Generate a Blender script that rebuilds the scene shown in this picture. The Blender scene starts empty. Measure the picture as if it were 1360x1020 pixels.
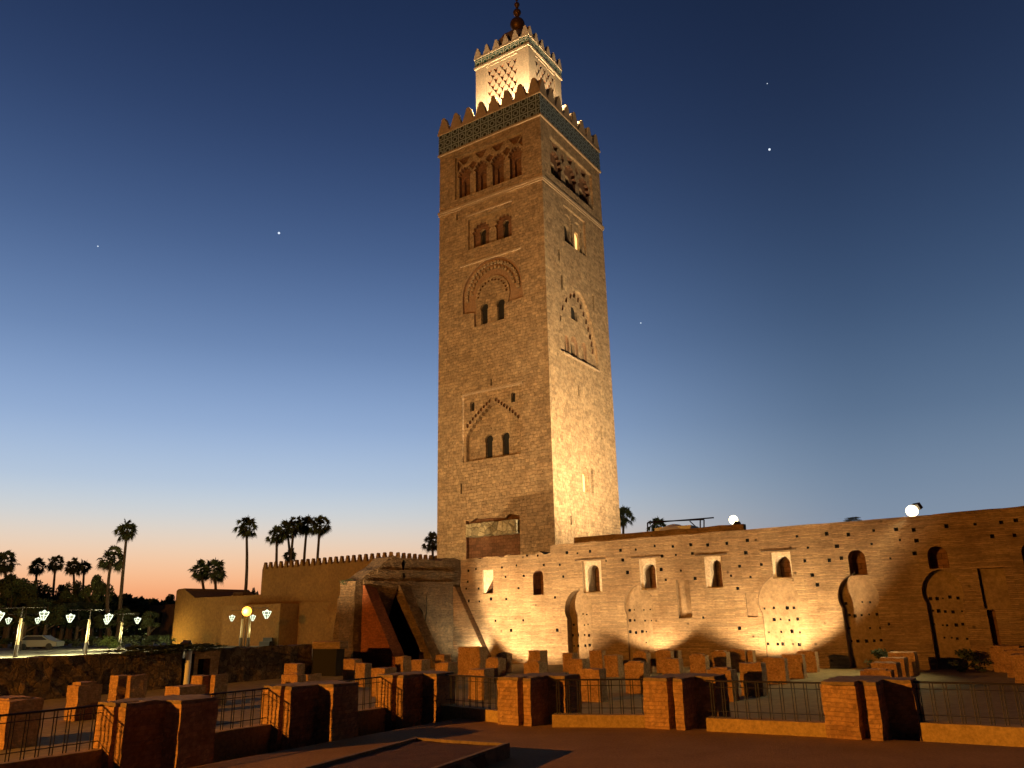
import bpy, bmesh, math, random
from mathutils import Vector, Matrix, noise
from mathutils.geometry import delaunay_2d_cdt
random.seed(7)
SC = bpy.context.scene
C = SC.collection
# ------------------------------------------------------------------ camera
FPX, PIT, ROLL, EYE = 1035.12, 0.2943, -0.0212, 1.7
_cp, _sp = math.cos(PIT), math.sin(PIT)
_cr, _sr = math.cos(ROLL), math.sin(ROLL)
_F = Vector((0, _cp, _sp)); _U0 = Vector((0, -_sp, _cp)); _R0 = Vector((1, 0, 0))
_R = _cr*_R0 + _sr*_U0; _U = -_sr*_R0 + _cr*_U0
E0 = Vector((0, 0, EYE))
cam = bpy.data.cameras.new('camera'); co = bpy.data.objects.new('camera', cam); C.objects.link(co)
cam.sensor_fit = 'HORIZONTAL'; cam.sensor_width = 36; cam.lens = FPX/1360*36
cam.clip_start = 0.1; cam.clip_end = 9000
M = Matrix((_R, _U, -_F)).transposed().to_4x4(); M.translation = E0; co.matrix_world = M
SC.camera = co
SC.view_settings.view_transform = 'Standard'; SC.view_settings.look = 'None'
SC.view_settings.exposure = 0; SC.view_settings.gamma = 1
SC.cycles.use_denoising = True
SC.cycles.max_bounces = 6; SC.cycles.diffuse_bounces = 1
SC.cycles.sample_clamp_indirect = 4
# ------------------------------------------------------------------ dusk sky
def lin(h):
    return tuple(((c/255)/12.92 if c/255 <= .04045 else ((c/255+.055)/1.055)**2.4) for c in h)
W = bpy.data.worlds.new('World'); SC.world = W; W.use_nodes = True
nt = W.node_tree; nt.nodes.clear()
N = nt.nodes.new; LK = nt.links.new
tc = N('ShaderNodeTexCoord'); sx = N('ShaderNodeSeparateXYZ'); LK(tc.outputs['Generated'], sx.inputs[0])
asn = N('ShaderNodeMath'); asn.operation = 'ARCSINE'; LK(sx.outputs[2], asn.inputs[0])
el = N('ShaderNodeMath'); el.operation = 'MULTIPLY'; LK(asn.outputs[0], el.inputs[0]); el.inputs[1].default_value = 1/math.radians(60)
def ramp(stops, strength=1):
    r = N('ShaderNodeValToRGB'); r.color_ramp.interpolation = 'B_SPLINE'; LK(el.outputs[0], r.inputs[0]); e = r.color_ramp.elements
    for i, (deg, col) in enumerate(stops):
        p = deg/60
        x = e[i] if i < 2 else e.new(p)
        x.position = p; x.color = (*[c*strength for c in lin(col)], 1)
    return r
west = ramp([(0, (214, 108, 66)), (60, (24, 37, 66)), (1.6, (246, 158, 106)), (3.3, (250, 190, 142)), (5.2, (238, 210, 182)), (7.2, (208, 213, 214)), (9.5, (180, 199, 221)),
             (13.5, (146, 173, 213)), (19, (105, 133, 177)), (26, (69, 94, 138)), (34, (44, 63, 102)), (43, (28, 44, 76))])
east = ramp([(0, (140, 142, 146)), (60, (20, 33, 56)), (4, (136, 149, 166)), (8, (119, 139, 163)), (13, (90, 114, 144)), (20, (61, 84, 118)), (28, (42, 60, 92)), (36, (30, 44, 73)), (44, (23, 36, 62))])
back = ramp([(0, (12, 12, 16)), (60, (16, 24, 44)), (20, (13, 17, 30))])
nrm = N('ShaderNodeVectorMath'); nrm.operation = 'DOT_PRODUCT'
flat = N('ShaderNodeCombineXYZ'); LK(sx.outputs[0], flat.inputs[0]); LK(sx.outputs[1], flat.inputs[1])
fn = N('ShaderNodeVectorMath'); fn.operation = 'NORMALIZE'; LK(flat.outputs[0], fn.inputs[0])
LK(fn.outputs[0], nrm.inputs[0]); az = math.radians(-27); nrm.inputs[1].default_value = (math.sin(az), math.cos(az), 0)
def mr(src, a, b):
    m = N('ShaderNodeMapRange'); m.interpolation_type = 'SMOOTHSTEP'; LK(src, m.inputs[0]); m.inputs[1].default_value = a; m.inputs[2].default_value = b; return m
m1 = mr(nrm.outputs['Value'], .60, 1.0)
fwd = N('ShaderNodeSeparateXYZ'); LK(fn.outputs[0], fwd.inputs[0]); m2 = mr(fwd.outputs[1], .40, .80)
mx = N('ShaderNodeMix'); mx.data_type = 'RGBA'; LK(m1.outputs[0], mx.inputs[0]); LK(east.outputs[0], mx.inputs[6]); LK(west.outputs[0], mx.inputs[7])
mx2 = N('ShaderNodeMix'); mx2.data_type = 'RGBA'; LK(m2.outputs[0], mx2.inputs[0]); LK(back.outputs[0], mx2.inputs[6]); LK(mx.outputs[2], mx2.inputs[7])
bg = N('ShaderNodeBackground'); LK(mx2.outputs[2], bg.inputs[0]); bg.inputs[1].default_value = 1
wo = N('ShaderNodeOutputWorld'); LK(bg.outputs[0], wo.inputs[0])
# ------------------------------------------------------------------ geometry helpers
AL = 0.58060
u = Vector((math.cos(AL), -math.sin(AL), 0)); v = Vector((math.sin(AL), math.cos(AL), 0)); Z = Vector((0, 0, 1))
def ray(x, y): return _F + _R*((x-680)/FPX) - _U*((y-510)/FPX)
def ong(x, y, z=0.):
    d = ray(x, y); return E0 + d*((z-EYE)/d.z)
def onp(x, y, P0, n):
    d = ray(x, y); return E0 + d*((P0-E0).dot(n)/d.dot(n))
def atd(x, y, depth):
    d = ray(x, y); return E0 + d*(depth/d.y)
SODIUM = (1, .385, .04); WARM = (1, .71, .37)

def mat(name, col, rough=.9, emit=None, es=0, metal=0):
    m = bpy.data.materials.new(name); m.use_nodes = True
    b = m.node_tree.nodes['Principled BSDF']
    b.inputs['Base Color'].default_value = (*col, 1); b.inputs['Roughness'].default_value = rough
    b.inputs['Metallic'].default_value = metal
    if emit: b.inputs['Emission Color'].default_value = (*emit, 1); b.inputs['Emission Strength'].default_value = es
    return m
def textured(name, c1, c2, brick=None, nscale=.6, mortar=None, mort_size=.015, bump=.5, fine=9, rough=.95, dirt=None, dist=.03, stretch=None, holes=None, squash=None, wob_=None, cells=None):
    """colour patches + optional courses from metric UV, + bump."""
    m = mat(name, c1, rough); t = m.node_tree; n = t.nodes.new; k = t.links.new; b = t.nodes['Principled BSDF']
    uv = n('ShaderNodeUVMap'); gco = n('ShaderNodeTexCoord')
    vec = gco.outputs['Object']
    if stretch:
        mp = n('ShaderNodeMapping'); k(vec, mp.inputs[0]); mp.inputs['Scale'].default_value = stretch; vec2 = mp.outputs[0]
    else: vec2 = vec
    n1 = n('ShaderNodeTexNoise'); k(vec, n1.inputs['Vector']); n1.inputs['Scale'].default_value = nscale; n1.inputs['Detail'].default_value = 7; n1.inputs['Roughness'].default_value = .65
    n2 = n('ShaderNodeTexNoise'); k(vec2, n2.inputs['Vector']); n2.inputs['Scale'].default_value = fine; n2.inputs['Detail'].default_value = 6; n2.inputs['Roughness'].default_value = .7
    r1 = n('ShaderNodeMapRange'); k(n1.outputs[0], r1.inputs[0]); r1.inputs[1].default_value = .34; r1.inputs[2].default_value = .66
    mixc = n('ShaderNodeMix'); mixc.data_type = 'RGBA'; k(r1.outputs[0], mixc.inputs[0]); mixc.inputs[6].default_value = (*c1, 1); mixc.inputs[7].default_value = (*c2, 1)
    col = mixc.outputs[2]
    r2 = n('ShaderNodeMapRange'); k(n2.outputs[0], r2.inputs[0]); r2.inputs[1].default_value = .3; r2.inputs[2].default_value = .7; r2.inputs[3].default_value = .62; r2.inputs[4].default_value = 1.2
    mul = n('ShaderNodeMix'); mul.data_type = 'RGBA'; mul.blend_type = 'MULTIPLY'; mul.inputs[0].default_value = 1; k(col, mul.inputs[6]); k(r2.outputs[0], mul.inputs[7]); col = mul.outputs[2]
    hgt = n2.outputs[0]
    if brick:
        wob = n('ShaderNodeTexNoise'); k(vec, wob.inputs['Vector']); wob.inputs['Scale'].default_value = 1.6
        ws = n('ShaderNodeVectorMath'); ws.operation = 'SCALE'; k(wob.outputs['Color'], ws.inputs[0]); ws.inputs['Scale'].default_value = wob_ or dist*2
        wa = n('ShaderNodeVectorMath'); wa.operation = 'ADD'; k(uv.outputs[0], wa.inputs[0]); k(ws.outputs[0], wa.inputs[1])
        bt = n('ShaderNodeTexBrick'); k(wa.outputs[0], bt.inputs['Vector']); bt.inputs['Scale'].default_value = 1
        bt.inputs['Brick Width'].default_value = brick[0]; bt.inputs['Row Height'].default_value = brick[1]
        bt.inputs['Mortar Size'].default_value = mort_size; bt.inputs['Mortar Smooth'].default_value = .6; bt.inputs['Bias'].default_value = 0
        bt.inputs['Color1'].default_value = (.72, .72, .72, 1); bt.inputs['Color2'].default_value = (1.15, 1.12, 1.08, 1); bt.inputs['Mortar'].default_value = (*(mortar or (.55, .52, .5)), 1)
        if squash: bt.squash = squash; bt.squash_frequency = 3; bt.offset_frequency = 2; bt.offset = .37
        m2 = n('ShaderNodeMix'); m2.data_type = 'RGBA'; m2.blend_type = 'MULTIPLY'; m2.inputs[0].default_value = 1; k(col, m2.inputs[6]); k(bt.outputs[0], m2.inputs[7]); col = m2.outputs[2]
        s = n('ShaderNodeMath'); s.operation = 'SUBTRACT'; k(hgt, s.inputs[0]); k(bt.outputs['Fac'], s.inputs[1]); hgt = s.outputs[0]
    if cells:   # rubble stones set in mortar
        v1 = n('ShaderNodeTexVoronoi'); v2 = n('ShaderNodeTexVoronoi'); v2.feature = 'DISTANCE_TO_EDGE'
        wn = n('ShaderNodeTexNoise'); k(vec, wn.inputs['Vector']); wn.inputs['Scale'].default_value = cells*.8
        wm = n('ShaderNodeMix'); wm.data_type = 'VECTOR'; wm.inputs[0].default_value = .22; k(vec, wm.inputs[4]); k(wn.outputs['Color'], wm.inputs[5])
        for q in (v1, v2): q.inputs['Scale'].default_value = cells; k(wm.outputs[1], q.inputs['Vector'])
        cr_ = n('ShaderNodeMapRange'); k(v1.outputs['Color'], cr_.inputs[0]); cr_.inputs[3].default_value = .5; cr_.inputs[4].default_value = 1.5
        er = n('ShaderNodeMapRange'); k(v2.outputs['Distance'], er.inputs[0]); er.inputs[2].default_value = .12; er.inputs[3].default_value = .62
        for src in (cr_.outputs[0], er.outputs[0]):
            mm = n('ShaderNodeMix'); mm.data_type = 'RGBA'; mm.blend_type = 'MULTIPLY'; mm.inputs[0].default_value = 1; k(col, mm.inputs[6]); k(src, mm.inputs[7]); col = mm.outputs[2]
        ad = n('ShaderNodeMath'); ad.operation = 'MULTIPLY_ADD'; k(er.outputs[0], ad.inputs[0]); ad.inputs[1].default_value = 1.2; k(hgt, ad.inputs[2]); hgt = ad.outputs[0]
    if holes:   # scattered missing stones / pits
        vo = n('ShaderNodeTexVoronoi'); k(vec, vo.inputs['Vector']); vo.inputs['Scale'].default_value = holes
        hr = n('ShaderNodeMapRange'); k(vo.outputs['Distance'], hr.inputs[0]); hr.inputs[1].default_value = .03; hr.inputs[2].default_value = .11; hr.inputs[3].default_value = .35; hr.inputs[4].default_value = 1
        m3 = n('ShaderNodeMix'); m3.data_type = 'RGBA'; m3.blend_type = 'MULTIPLY'; m3.inputs[0].default_value = 1; k(col, m3.inputs[6]); k(hr.outputs[0], m3.inputs[7]); col = m3.outputs[2]
        a = n('ShaderNodeMath'); a.operation = 'ADD'; k(hgt, a.inputs[0]); k(hr.outputs[0], a.inputs[1]); hgt = a.outputs[0]
    k(col, b.inputs['Base Color'])
    bp = n('ShaderNodeBump'); bp.inputs['Strength'].default_value = bump; bp.inputs['Distance'].default_value = dist; k(hgt, bp.inputs['Height']); k(bp.outputs[0], b.inputs['Normal'])
    return m
MT = {
 'tower': textured('tower_stone', (.36, .245, .14), (.52, .375, .225), brick=(.58, .30), nscale=1.0, mort_size=.016, bump=1, fine=4, dist=.06, holes=1.5, squash=.7, mortar=(.76, .73, .70), wob_=.28),
 'towermid': textured('carved_ground', (.30, .17, .09), (.38, .24, .14), bump=.8, fine=6, dist=.04),  # darker ground colour stands in for weak shade inside the carved bands
 'towerdark': textured('shaded_recess_stone', (.20, .095, .05), (.27, .14, .075), brick=(.5, .28), bump=.8, fine=6, dist=.04),  # dark red recess tone with shade put into the colour
 'trim': textured('carved_trim', (.42, .30, .19), (.52, .38, .25), nscale=1.5, bump=.6, fine=9),
 'lantern': textured('lantern_plaster', (.62, .47, .34), (.70, .55, .40), nscale=1.2, bump=.25, fine=6),
 'wall': textured('old_earth_wall', (.27, .17, .09), (.44, .30, .17), brick=(1.1, .085), nscale=.7, mort_size=.010, bump=1, fine=5, dist=.045, mortar=(.80, .78, .76), stretch=(1, 1, 3.0), wob_=.12, holes=1.1),
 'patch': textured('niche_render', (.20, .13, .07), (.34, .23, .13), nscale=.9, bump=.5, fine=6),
 'pale': textured('pale_plaster', (.60, .48, .34), (.66, .54, .40), nscale=2, bump=.4, fine=8),
 'ruin': textured('ruin_rubble', (.10, .06, .03), (.20, .13, .065), nscale=.9, bump=1.0, fine=4.5, dist=.09, holes=1.6, brick=(.9, .16), mort_size=.02, wob_=.5, mortar=(.78, .74, .7)),
 'redbrick': textured('red_brickwork', (.22, .065, .022), (.33, .11, .04), brick=(.28, .08), nscale=.8, mort_size=.012, bump=.9, fine=9, dist=.025),
 'pier': textured('pier_brick', (.38, .20, .09), (.54, .32, .155), brick=(.25, .062), nscale=2.2, mort_size=.007, bump=.7, fine=11, dist=.012, mortar=(.80, .78, .74), wob_=.05),
 'rubble': textured('rubble_masonry', (.085, .05, .026), (.19, .12, .065), nscale=1.2, bump=1.0, fine=7, dist=.10, cells=4.4),
 'plaster': textured('ochre_plaster', (.42, .27, .09), (.50, .33, .12), nscale=2.5, bump=.3, fine=20, dist=.01),
 'path': textured('path_earth', (.30, .15, .04), (.40, .215, .065), nscale=1.2, bump=.6, fine=26, dist=.02),
 'floor': textured('excavated_floor', (.30, .205, .08), (.38, .28, .115), nscale=.35, bump=.7, fine=4, dist=.05),
 'mulch': textured('bed_soil', (.10, .04, .02), (.16, .065, .03), nscale=5, bump=1, fine=30, dist=.04),
 'kerb': textured('bed_kerb', (.22, .15, .085), (.30, .21, .12), nscale=3, bump=.5, fine=12),
 'plaza': textured('plaza_paving', (.34, .31, .22), (.42, .39, .28), brick=(.9, .9), nscale=.3, bump=.2, fine=3, dist=.01),
 'ochre': textured('ochre_building', (.20, .095, .022), (.25, .12, .03), nscale=.4, bump=.2, fine=4),
 'iron': mat('dark_iron', (.018, .011, .009), .6),
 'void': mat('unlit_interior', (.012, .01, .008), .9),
 'glass': mat('window_glass', (.03, .03, .04), .2),
 'litwin': mat('lit_window', (.8, .5, .2), .6, (1, .62, .2), 1.6),
 'lantlight': mat('lantern_glass', (.03, .03, .03), .4, (.86, 1, .66), .28),
 'lantrib': mat('lantern_rib', (.03, .03, .03), .4, (.9, 1, .72), 2.2),
 'sodium': mat('sodium_bulb', (1, .6, .2), .4, (1, .43, .035), 4.5),
 'flood': mat('flood_glare', (1, .9, .7), .4, (1, .80, .45), 7),
 'floodlens': mat('small_flood_lens', (.3, .25, .15), .4, (1, .75, .4), .8),
 'star': mat('star_glow', (1, 1, 1), .5, (.75, .87, 1), 1.1),
 'pole': mat('lamp_pole_paint', (.24, .19, .10), .45),
 'white': mat('white_paint', (.75, .75, .72), .6),
 'trunk': textured('palm_bark', (.07, .05, .035), (.11, .08, .055), nscale=6, bump=.8, fine=14),
 'frond': mat('palm_frond', (.045, .06, .022), .8),
 'leaf': textured('tree_leaf', (.04, .055, .02), (.07, .09, .03), nscale=1.5, bump=.1, fine=2),
 'bush': textured('bright_shrub', (.10, .16, .03), (.16, .22, .05), nscale=3, bump=.1, fine=4),
 'bronze': mat('gilt_copper', (.22, .12, .06), .45, metal=.5),
 'far': textured('distant_facade', (.13, .075, .045), (.17, .10, .06), nscale=.5, bump=.2, fine=2),
 'carpaint': mat('car_paint', (.22, .22, .2), .3), 'rubber': mat('tyre_rubber', (.02, .02, .02), .8),
 'tail': mat('tail_lamp', (.6, .05, .03), .4, (1, .12, .05), 1.2),
}
# zellige tiles: pale blue-white star lattice on near black ground
def tile_mat(name, sc, ground, line):
    m = mat(name, ground, .35); t = m.node_tree; n = t.nodes.new; k = t.links.new; b = t.nodes['Principled BSDF']
    uv = n('ShaderNodeUVMap'); sp = n('ShaderNodeSeparateXYZ'); k(uv.outputs[0], sp.inputs[0])
    def mth(op, a, c=None):
        q = n('ShaderNodeMath'); q.operation = op
        for i, z in enumerate((a, c)):
            if z is None: continue
            if isinstance(z, (int, float)): q.inputs[i].default_value = z
            else: k(z, q.inputs[i])
        return q.outputs[0]
    def tri(x): return mth('ABSOLUTE', mth('SUBTRACT', mth('FRACT', x), .5))
    X = mth('MULTIPLY', sp.outputs[0], sc); Y = mth('MULTIPLY', sp.outputs[1], sc)
    a = tri(X); c = tri(Y); d = tri(mth('ADD', mth('MULTIPLY', X, .7071*1.4142), mth('MULTIPLY', Y, 1.0))); e = tri(mth('SUBTRACT', X, Y))
    sq = mth('ABSOLUTE', mth('SUBTRACT', mth('MAXIMUM', a, c), .23))
    di = mth('ABSOLUTE', mth('SUBTRACT', mth('ADD', a, c), .36))
    ln = mth('MINIMUM', mth('MINIMUM', sq, di), mth('MINIMUM', mth('ABSOLUTE', mth('SUBTRACT', a, .47)), mth('ABSOLUTE', mth('SUBTRACT', c, .47))))
    f = mth('LESS_THAN', ln, .045)
    mx_ = n('ShaderNodeMix'); mx_.data_type = 'RGBA'; k(f, mx_.inputs[0]); mx_.inputs[6].default_value = (*ground, 1); mx_.inputs[7].default_value = (*line, 1)
    k(mx_.outputs[2], b.inputs['Base Color']); return m
MT['tile'] = tile_mat('glazed_tiles', 1.02, (.012, .014, .014), (.30, .36, .34))
MT['tile2'] = tile_mat('glazed_tiles_small', 1.0, (.03, .12, .10), (.70, .72, .60))

def autouv(bm):
    L = bm.loops.layers.uv.verify()
    for f in bm.faces:
        n = f.normal
        if abs(n.z) > .75:
            for l in f.loops: l[L].uv = (l.vert.co.x, l.vert.co.y)
        else:
            t = Vector((-n.y, n.x, 0)).normalized()
            for l in f.loops: l[L].uv = (l.vert.co.dot(t), l.vert.co.z)
def obj(name, bm, m, parent=None, smooth=False, world=True):
    """world-space bmesh -> one mesh object (kept in world space even when parented)."""
    bm.normal_update(); autouv(bm)
    me = bpy.data.meshes.new(name); bm.to_mesh(me); bm.free()
    if isinstance(m, (list, tuple)):
        for x in m: me.materials.append(MT[x])
    else: me.materials.append(MT[m])
    if smooth:
        for p in me.polygons: p.use_smooth = True
    o = bpy.data.objects.new(name, me); C.objects.link(o)
    if parent is not None:
        o.parent = parent
        if world:
            o.matrix_parent_inverse = pm(parent).inverted()
    return o
def pm(p):
    m = p.matrix_basis.copy()
    if p.parent: m = pm(p.parent) @ p.matrix_parent_inverse @ m
    return m
def tag(o, label, cat, group=None):
    o['label'] = label; o['category'] = cat
    if group: o['group'] = group
    return o
def struct(o, kind='structure'): o['kind'] = kind; return o
def thing(name, label, cat, loc=(0, 0, 0), rz=0, group=None):
    o = bpy.data.objects.new(name, None); C.objects.link(o); o.location = loc; o.rotation_euler = (0, 0, rz)
    o.empty_display_size = .3
    return tag(o, label, cat, group)
def box(bm, O, a, b, c):
    """box from corner O with edge vectors a, b, c"""
    O = Vector(O); vs = [bm.verts.new(O + a*i + b*j + c*k_) for k_ in (0, 1) for j in (0, 1) for i in (0, 1)]
    fs = [bm.faces.new([vs[i] for i in q]) for q in ((0, 2, 3, 1), (4, 5, 7, 6), (0, 1, 5, 4), (2, 6, 7, 3), (0, 4, 6, 2), (1, 3, 7, 5))]
    if a.cross(b).dot(c) < 0: bmesh.ops.reverse_faces(bm, faces=fs)
    return fs
def cbox(bm, c, sx_, sy_, sz_, ax=None, ay=None):
    ax = ax or Vector((1, 0, 0)); ay = ay or Vector((0, 1, 0)); c = Vector(c)
    return box(bm, c - ax*sx_/2 - ay*sy_/2 - Z*sz_/2, ax*sx_, ay*sy_, Z*sz_)
def prism(bm, pts, d, mi=0):
    """closed polygon pts (Vectors) extruded by vector d"""
    A = [bm.verts.new(p) for p in pts]; B = [bm.verts.new(Vector(p)+d) for p in pts]; n = len(pts)
    nr = Vector((0, 0, 0))
    for i in range(n): nr += Vector(pts[i]).cross(Vector(pts[(i+1) % n]))
    fs = [bm.faces.new(A), bm.faces.new(B[::-1])]
    for i in range(n): fs.append(bm.faces.new((A[(i+1) % n], A[i], B[i], B[(i+1) % n])))
    if nr.dot(d) > 0: bmesh.ops.reverse_faces(bm, faces=fs)
    for f in fs: f.material_index = mi
    return fs
def tube(bm, p0, p1, r0, r1=None, seg=8, caps=True):
    p0 = Vector(p0); p1 = Vector(p1); r1 = r0 if r1 is None else r1
    d = (p1-p0).normalized(); a = d.orthogonal().normalized(); b = d.cross(a)
    A = []; B = []
    for i in range(seg):
        t = 2*math.pi*i/seg; q = a*math.cos(t)+b*math.sin(t)
        A.append(bm.verts.new(p0+q*r0)); B.append(bm.verts.new(p1+q*r1))
    for i in range(seg):
        j = (i+1) % seg; bm.faces.new((A[i], A[j], B[j], B[i]))
    if caps: bm.faces.new(A[::-1]); bm.faces.new(B)
def lathe(bm, c, prof, seg=16, rib=0):
    c = Vector(c); rings = []
    for r, z in prof:
        rings.append([bm.verts.new(c + Vector((math.cos(2*math.pi*i/seg), math.sin(2*math.pi*i/seg), 0))*(r*(1-rib*(i % 2))) + Z*z) for i in range(seg)])
    for A, B in zip(rings, rings[1:]):
        for i in range(seg):
            j = (i+1) % seg; bm.faces.new((A[i], A[j], B[j], B[i]))
    bm.faces.new(rings[0][::-1]); bm.faces.new(rings[-1])
def rough(bm, maxlen, amp, sc=1.0, seed=0, keep=None):
    """subdivide long edges then push vertices by noise (weathered masonry)"""
    for _ in range(7):
        es = [e for e in bm.edges if e.calc_length() > maxlen]
        if not es: break
        bmesh.ops.subdivide_edges(bm, edges=es, cuts=1, use_grid_fill=True)
    bmesh.ops.triangulate(bm, faces=bm.faces[:])
    for vv in bm.verts:
        if keep and keep(vv.co): continue
        p = vv.co*sc + Vector((seed, seed*1.7, 0))
        q = noise.noise_vector(p) + noise.noise_vector(p*2.3)*.6
        vv.co += q*amp
def inside(p, poly):
    x, y = p; r = False; n = len(poly)
    for i in range(n):
        x1, y1 = poly[i]; x2, y2 = poly[i-1]
        if (y1 > y) != (y2 > y) and x < (x2-x1)*(y-y1)/(y2-y1)+x1: r = not r
    return r
PANES = {}
def panel(bm, O, su, nrm_, outline, holes, d0=0.):
    """face in plane (O, su, Z) with outward normal nrm_; holes=[{p:polygon, d:depth, m:material index, h:[...], back:bool}]"""
    polys = [outline] + [h['p'] for h in holes]
    vs = []; es = []
    for pl in polys:
        b0 = len(vs); n = len(pl)
        vs += [Vector(q) for q in pl]; es += [(b0+i, b0+(i+1) % n) for i in range(n)]
    rv, re, rf, _, _, _ = delaunay_2d_cdt(vs, es, [], 0, 1e-5)
    P = lambda q, d: O + su*q[0] + Z*q[1] - nrm_*d
    V = [bm.verts.new(P(q, d0)) for q in rv]
    flip = su.cross(Z).dot(nrm_) < 0
    for f in rf:
        c = (sum(rv[i][0] for i in f)/len(f), sum(rv[i][1] for i in f)/len(f))
        if not inside(c, outline) or any(inside(c, h['p']) for h in holes): continue
        try: fc = bm.faces.new([V[i] for i in (f[::-1] if flip else f)])
        except ValueError: continue
        fc.material_index = holes_m[0]
        if (fc.calc_area() > 0):
            fc.normal_update()
            if fc.normal.dot(nrm_) < 0: fc.normal_flip()
    for h in holes:
        d1 = d0 + h['d']; pl = h['p']; n = len(pl)
        cx = sum(q[0] for q in pl)/n; cy = sum(q[1] for q in pl)/n
        area = sum(pl[i][0]*pl[(i+1) % n][1]-pl[(i+1) % n][0]*pl[i][1] for i in range(n))
        for i in range(n):
            a, b = pl[i], pl[(i+1) % n]
            q = [P(a, d0), P(b, d0), P(b, d1), P(a, d1)]
            fc = bm.faces.new([bm.verts.new(x) for x in q]); fc.normal_update()
            # inward pointing normal of reveal: away from polygon interior when raised, into it when sunk
            t2 = (b[1]-a[1], -(b[0]-a[0])) if area < 0 else (-(b[1]-a[1]), b[0]-a[0])
            want = (su*t2[0]+Z*t2[1])*(1 if h['d'] > 0 else -1)
            if fc.normal.dot(want) < 0: fc.normal_flip()
            fc.material_index = h.get('rm', h.get('m', 0))
        if not h.get('back', True): PANES[id(pl)] = d1
        if h.get('back', True):
            old = holes_m[0]; holes_m[0] = h.get('m', 0)
            panel(bm, O, su, nrm_, pl, h.get('h', []), d1)
            holes_m[0] = old
holes_m = [0]
def rect(s0, z0, s1, z1): return [(s0, z0), (s1, z0), (s1, z1), (s0, z1)]
def arch(cx, z0, w, h, kind='round', n=10):
    """doorway-like polygon: round, horseshoe, pointed"""
    r = w/2
    if kind == 'round':
        zs = z0+h-r; return [(cx-r, z0), (cx+r, z0)] + [(cx+r*math.cos(math.pi*i/n), zs+r*math.sin(math.pi*i/n)) for i in range(n+1)]
    if kind == 'point':
        zs = z0+h-w*.75; pts = [(cx-r, z0), (cx+r, z0)]
        R_ = w*.85
        for i in range(n+1):
            t = i/n; pts.append((cx+r*math.cos(t*math.pi/2)**.85 if i < n else cx, zs+(w*.75)*math.sin(t*math.pi/2)**.95))
        pts += [(2*cx-x, y) for x, y in pts[-2:1:-1]]
        return pts
    if kind == 'horse':
        q = r*.80; zs = z0+h-r; pts = [(cx-q, z0), (cx+q, z0), (cx+q, zs-r*.62)]
        pts += [(cx+r*math.cos(a), zs+r*math.sin(a)) for a in [math.radians(-38+256*i/n) for i in range(n+1)]]
        pts.append((cx-q, zs-r*.62)); return pts
def lobed(cx, z0, w, h, nl=9, k=.32, ry=None, n=5):
    """polylobed arch: scalloped edge outwards; lower part straight"""
    r = w/2; ry = ry or r; zs = z0+h-ry
    pts = [(cx-r, z0), (cx+r, z0)]
    prev = None
    for i in range(nl):
        a0 = math.pi*i/nl; a1 = math.pi*(i+1)/nl
        p0 = Vector((cx+r*math.cos(a0), zs+ry*math.sin(a0))); p1 = Vector((cx+r*math.cos(a1), zs+ry*math.sin(a1)))
        m_ = (p0+p1)/2; d = p1-p0; nn = Vector((d.y, -d.x)); 
        for j in range(n):
            t = j/n; b = math.sin(math.pi*t)
            pts.append(tuple(p0 + d*t + nn*(k*b)))
    pts.append((cx-r, zs)); return pts
def ragged(s0, s1, z, amp, step=.6, seed=0):
    n = max(2, int(abs(s1-s0)/step)); return [(s0+(s1-s0)*i/n, z+amp*noise.noise(Vector((i*.73+seed, seed, 0)))) for i in range(n+1)]
def spot(name, loc, tgt, power, col, ang=70, blend=.5, parent=None, size=.12):
    l = bpy.data.lights.new(name, 'SPOT'); l.energy = power; l.color = col; l.spot_size = math.radians(ang); l.spot_blend = blend; l.shadow_soft_size = size
    o = bpy.data.objects.new(name, l); C.objects.link(o); o.location = loc
    o.rotation_euler = (Vector(tgt)-Vector(loc)).to_track_quat('-Z', 'Y').to_euler()
    if parent: o.parent = parent; o.matrix_parent_inverse = pm(parent).inverted()
    return o
def point(name, loc, power, col, size=.1, parent=None):
    l = bpy.data.lights.new(name, 'POINT'); l.energy = power; l.color = col; l.shadow_soft_size = size
    o = bpy.data.objects.new(name, l); C.objects.link(o); o.location = loc
    if parent: o.parent = parent; o.matrix_parent_inverse = pm(parent).inverted()
    return o
FL = -.95; PZ = -.2
# ================================================================== ground
bm = bmesh.new(); cbox(bm, (0, 1500, FL-.55), 7000, 7000, 1.0); struct(obj('ground', bm, 'path'))
W0 = Vector((.10, 52.09, 0))       # foot of the long wall, which runs along u
RW0 = Vector((-18.84, 33.33, 0))   # foot of the rubble retaining wall, which runs along v
bm = bmesh.new()
def poly(bm, pts, z): return bm.faces.new([bm.verts.new((p[0], p[1], z)) for p in pts])
fl_a = RW0 + v*16.5
poly(bm, [(-40, -12), (60, -12), (60, 40), (W0+u*60+v*.5)[:2], (W0-u*14+v*.5)[:2], (RW0+v*22)[:2], (RW0-v*50)[:2]], FL)
bmesh.ops.triangulate(bm, faces=bm.faces[:])
struct(obj('excavation_floor', bm, 'floor'))
bm = bmesh.new()
q = W0 - u*6 + v*3
poly(bm, [(RW0-v*60-u*.6)[:2], (RW0+v*15.2-u*.6)[:2], (q-u*5)[:2], (q+u*5)[:2], (W0+u*120+v*1.5)[:2], (2500, 3000), (-2500, 3000), (-2500, -60)], PZ)
bmesh.ops.triangulate(bm, faces=bm.faces[:])
struct(obj('plaza', bm, 'plaza'))
# walkway the photographer stands on
cor = Vector((-.95, 15.9, 0))
bm = bmesh.new()
pts = [cor+u*.1, cor-v*26+Vector((0, 0, 0)), cor-v*26+u*40, cor+u*40]
prism(bm, [Vector((p.x, p.y, 0)) for p in pts], Vector((0, 0, -.93)))
rough_keep = None
struct(obj('walkway', bm, 'path'))
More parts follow.
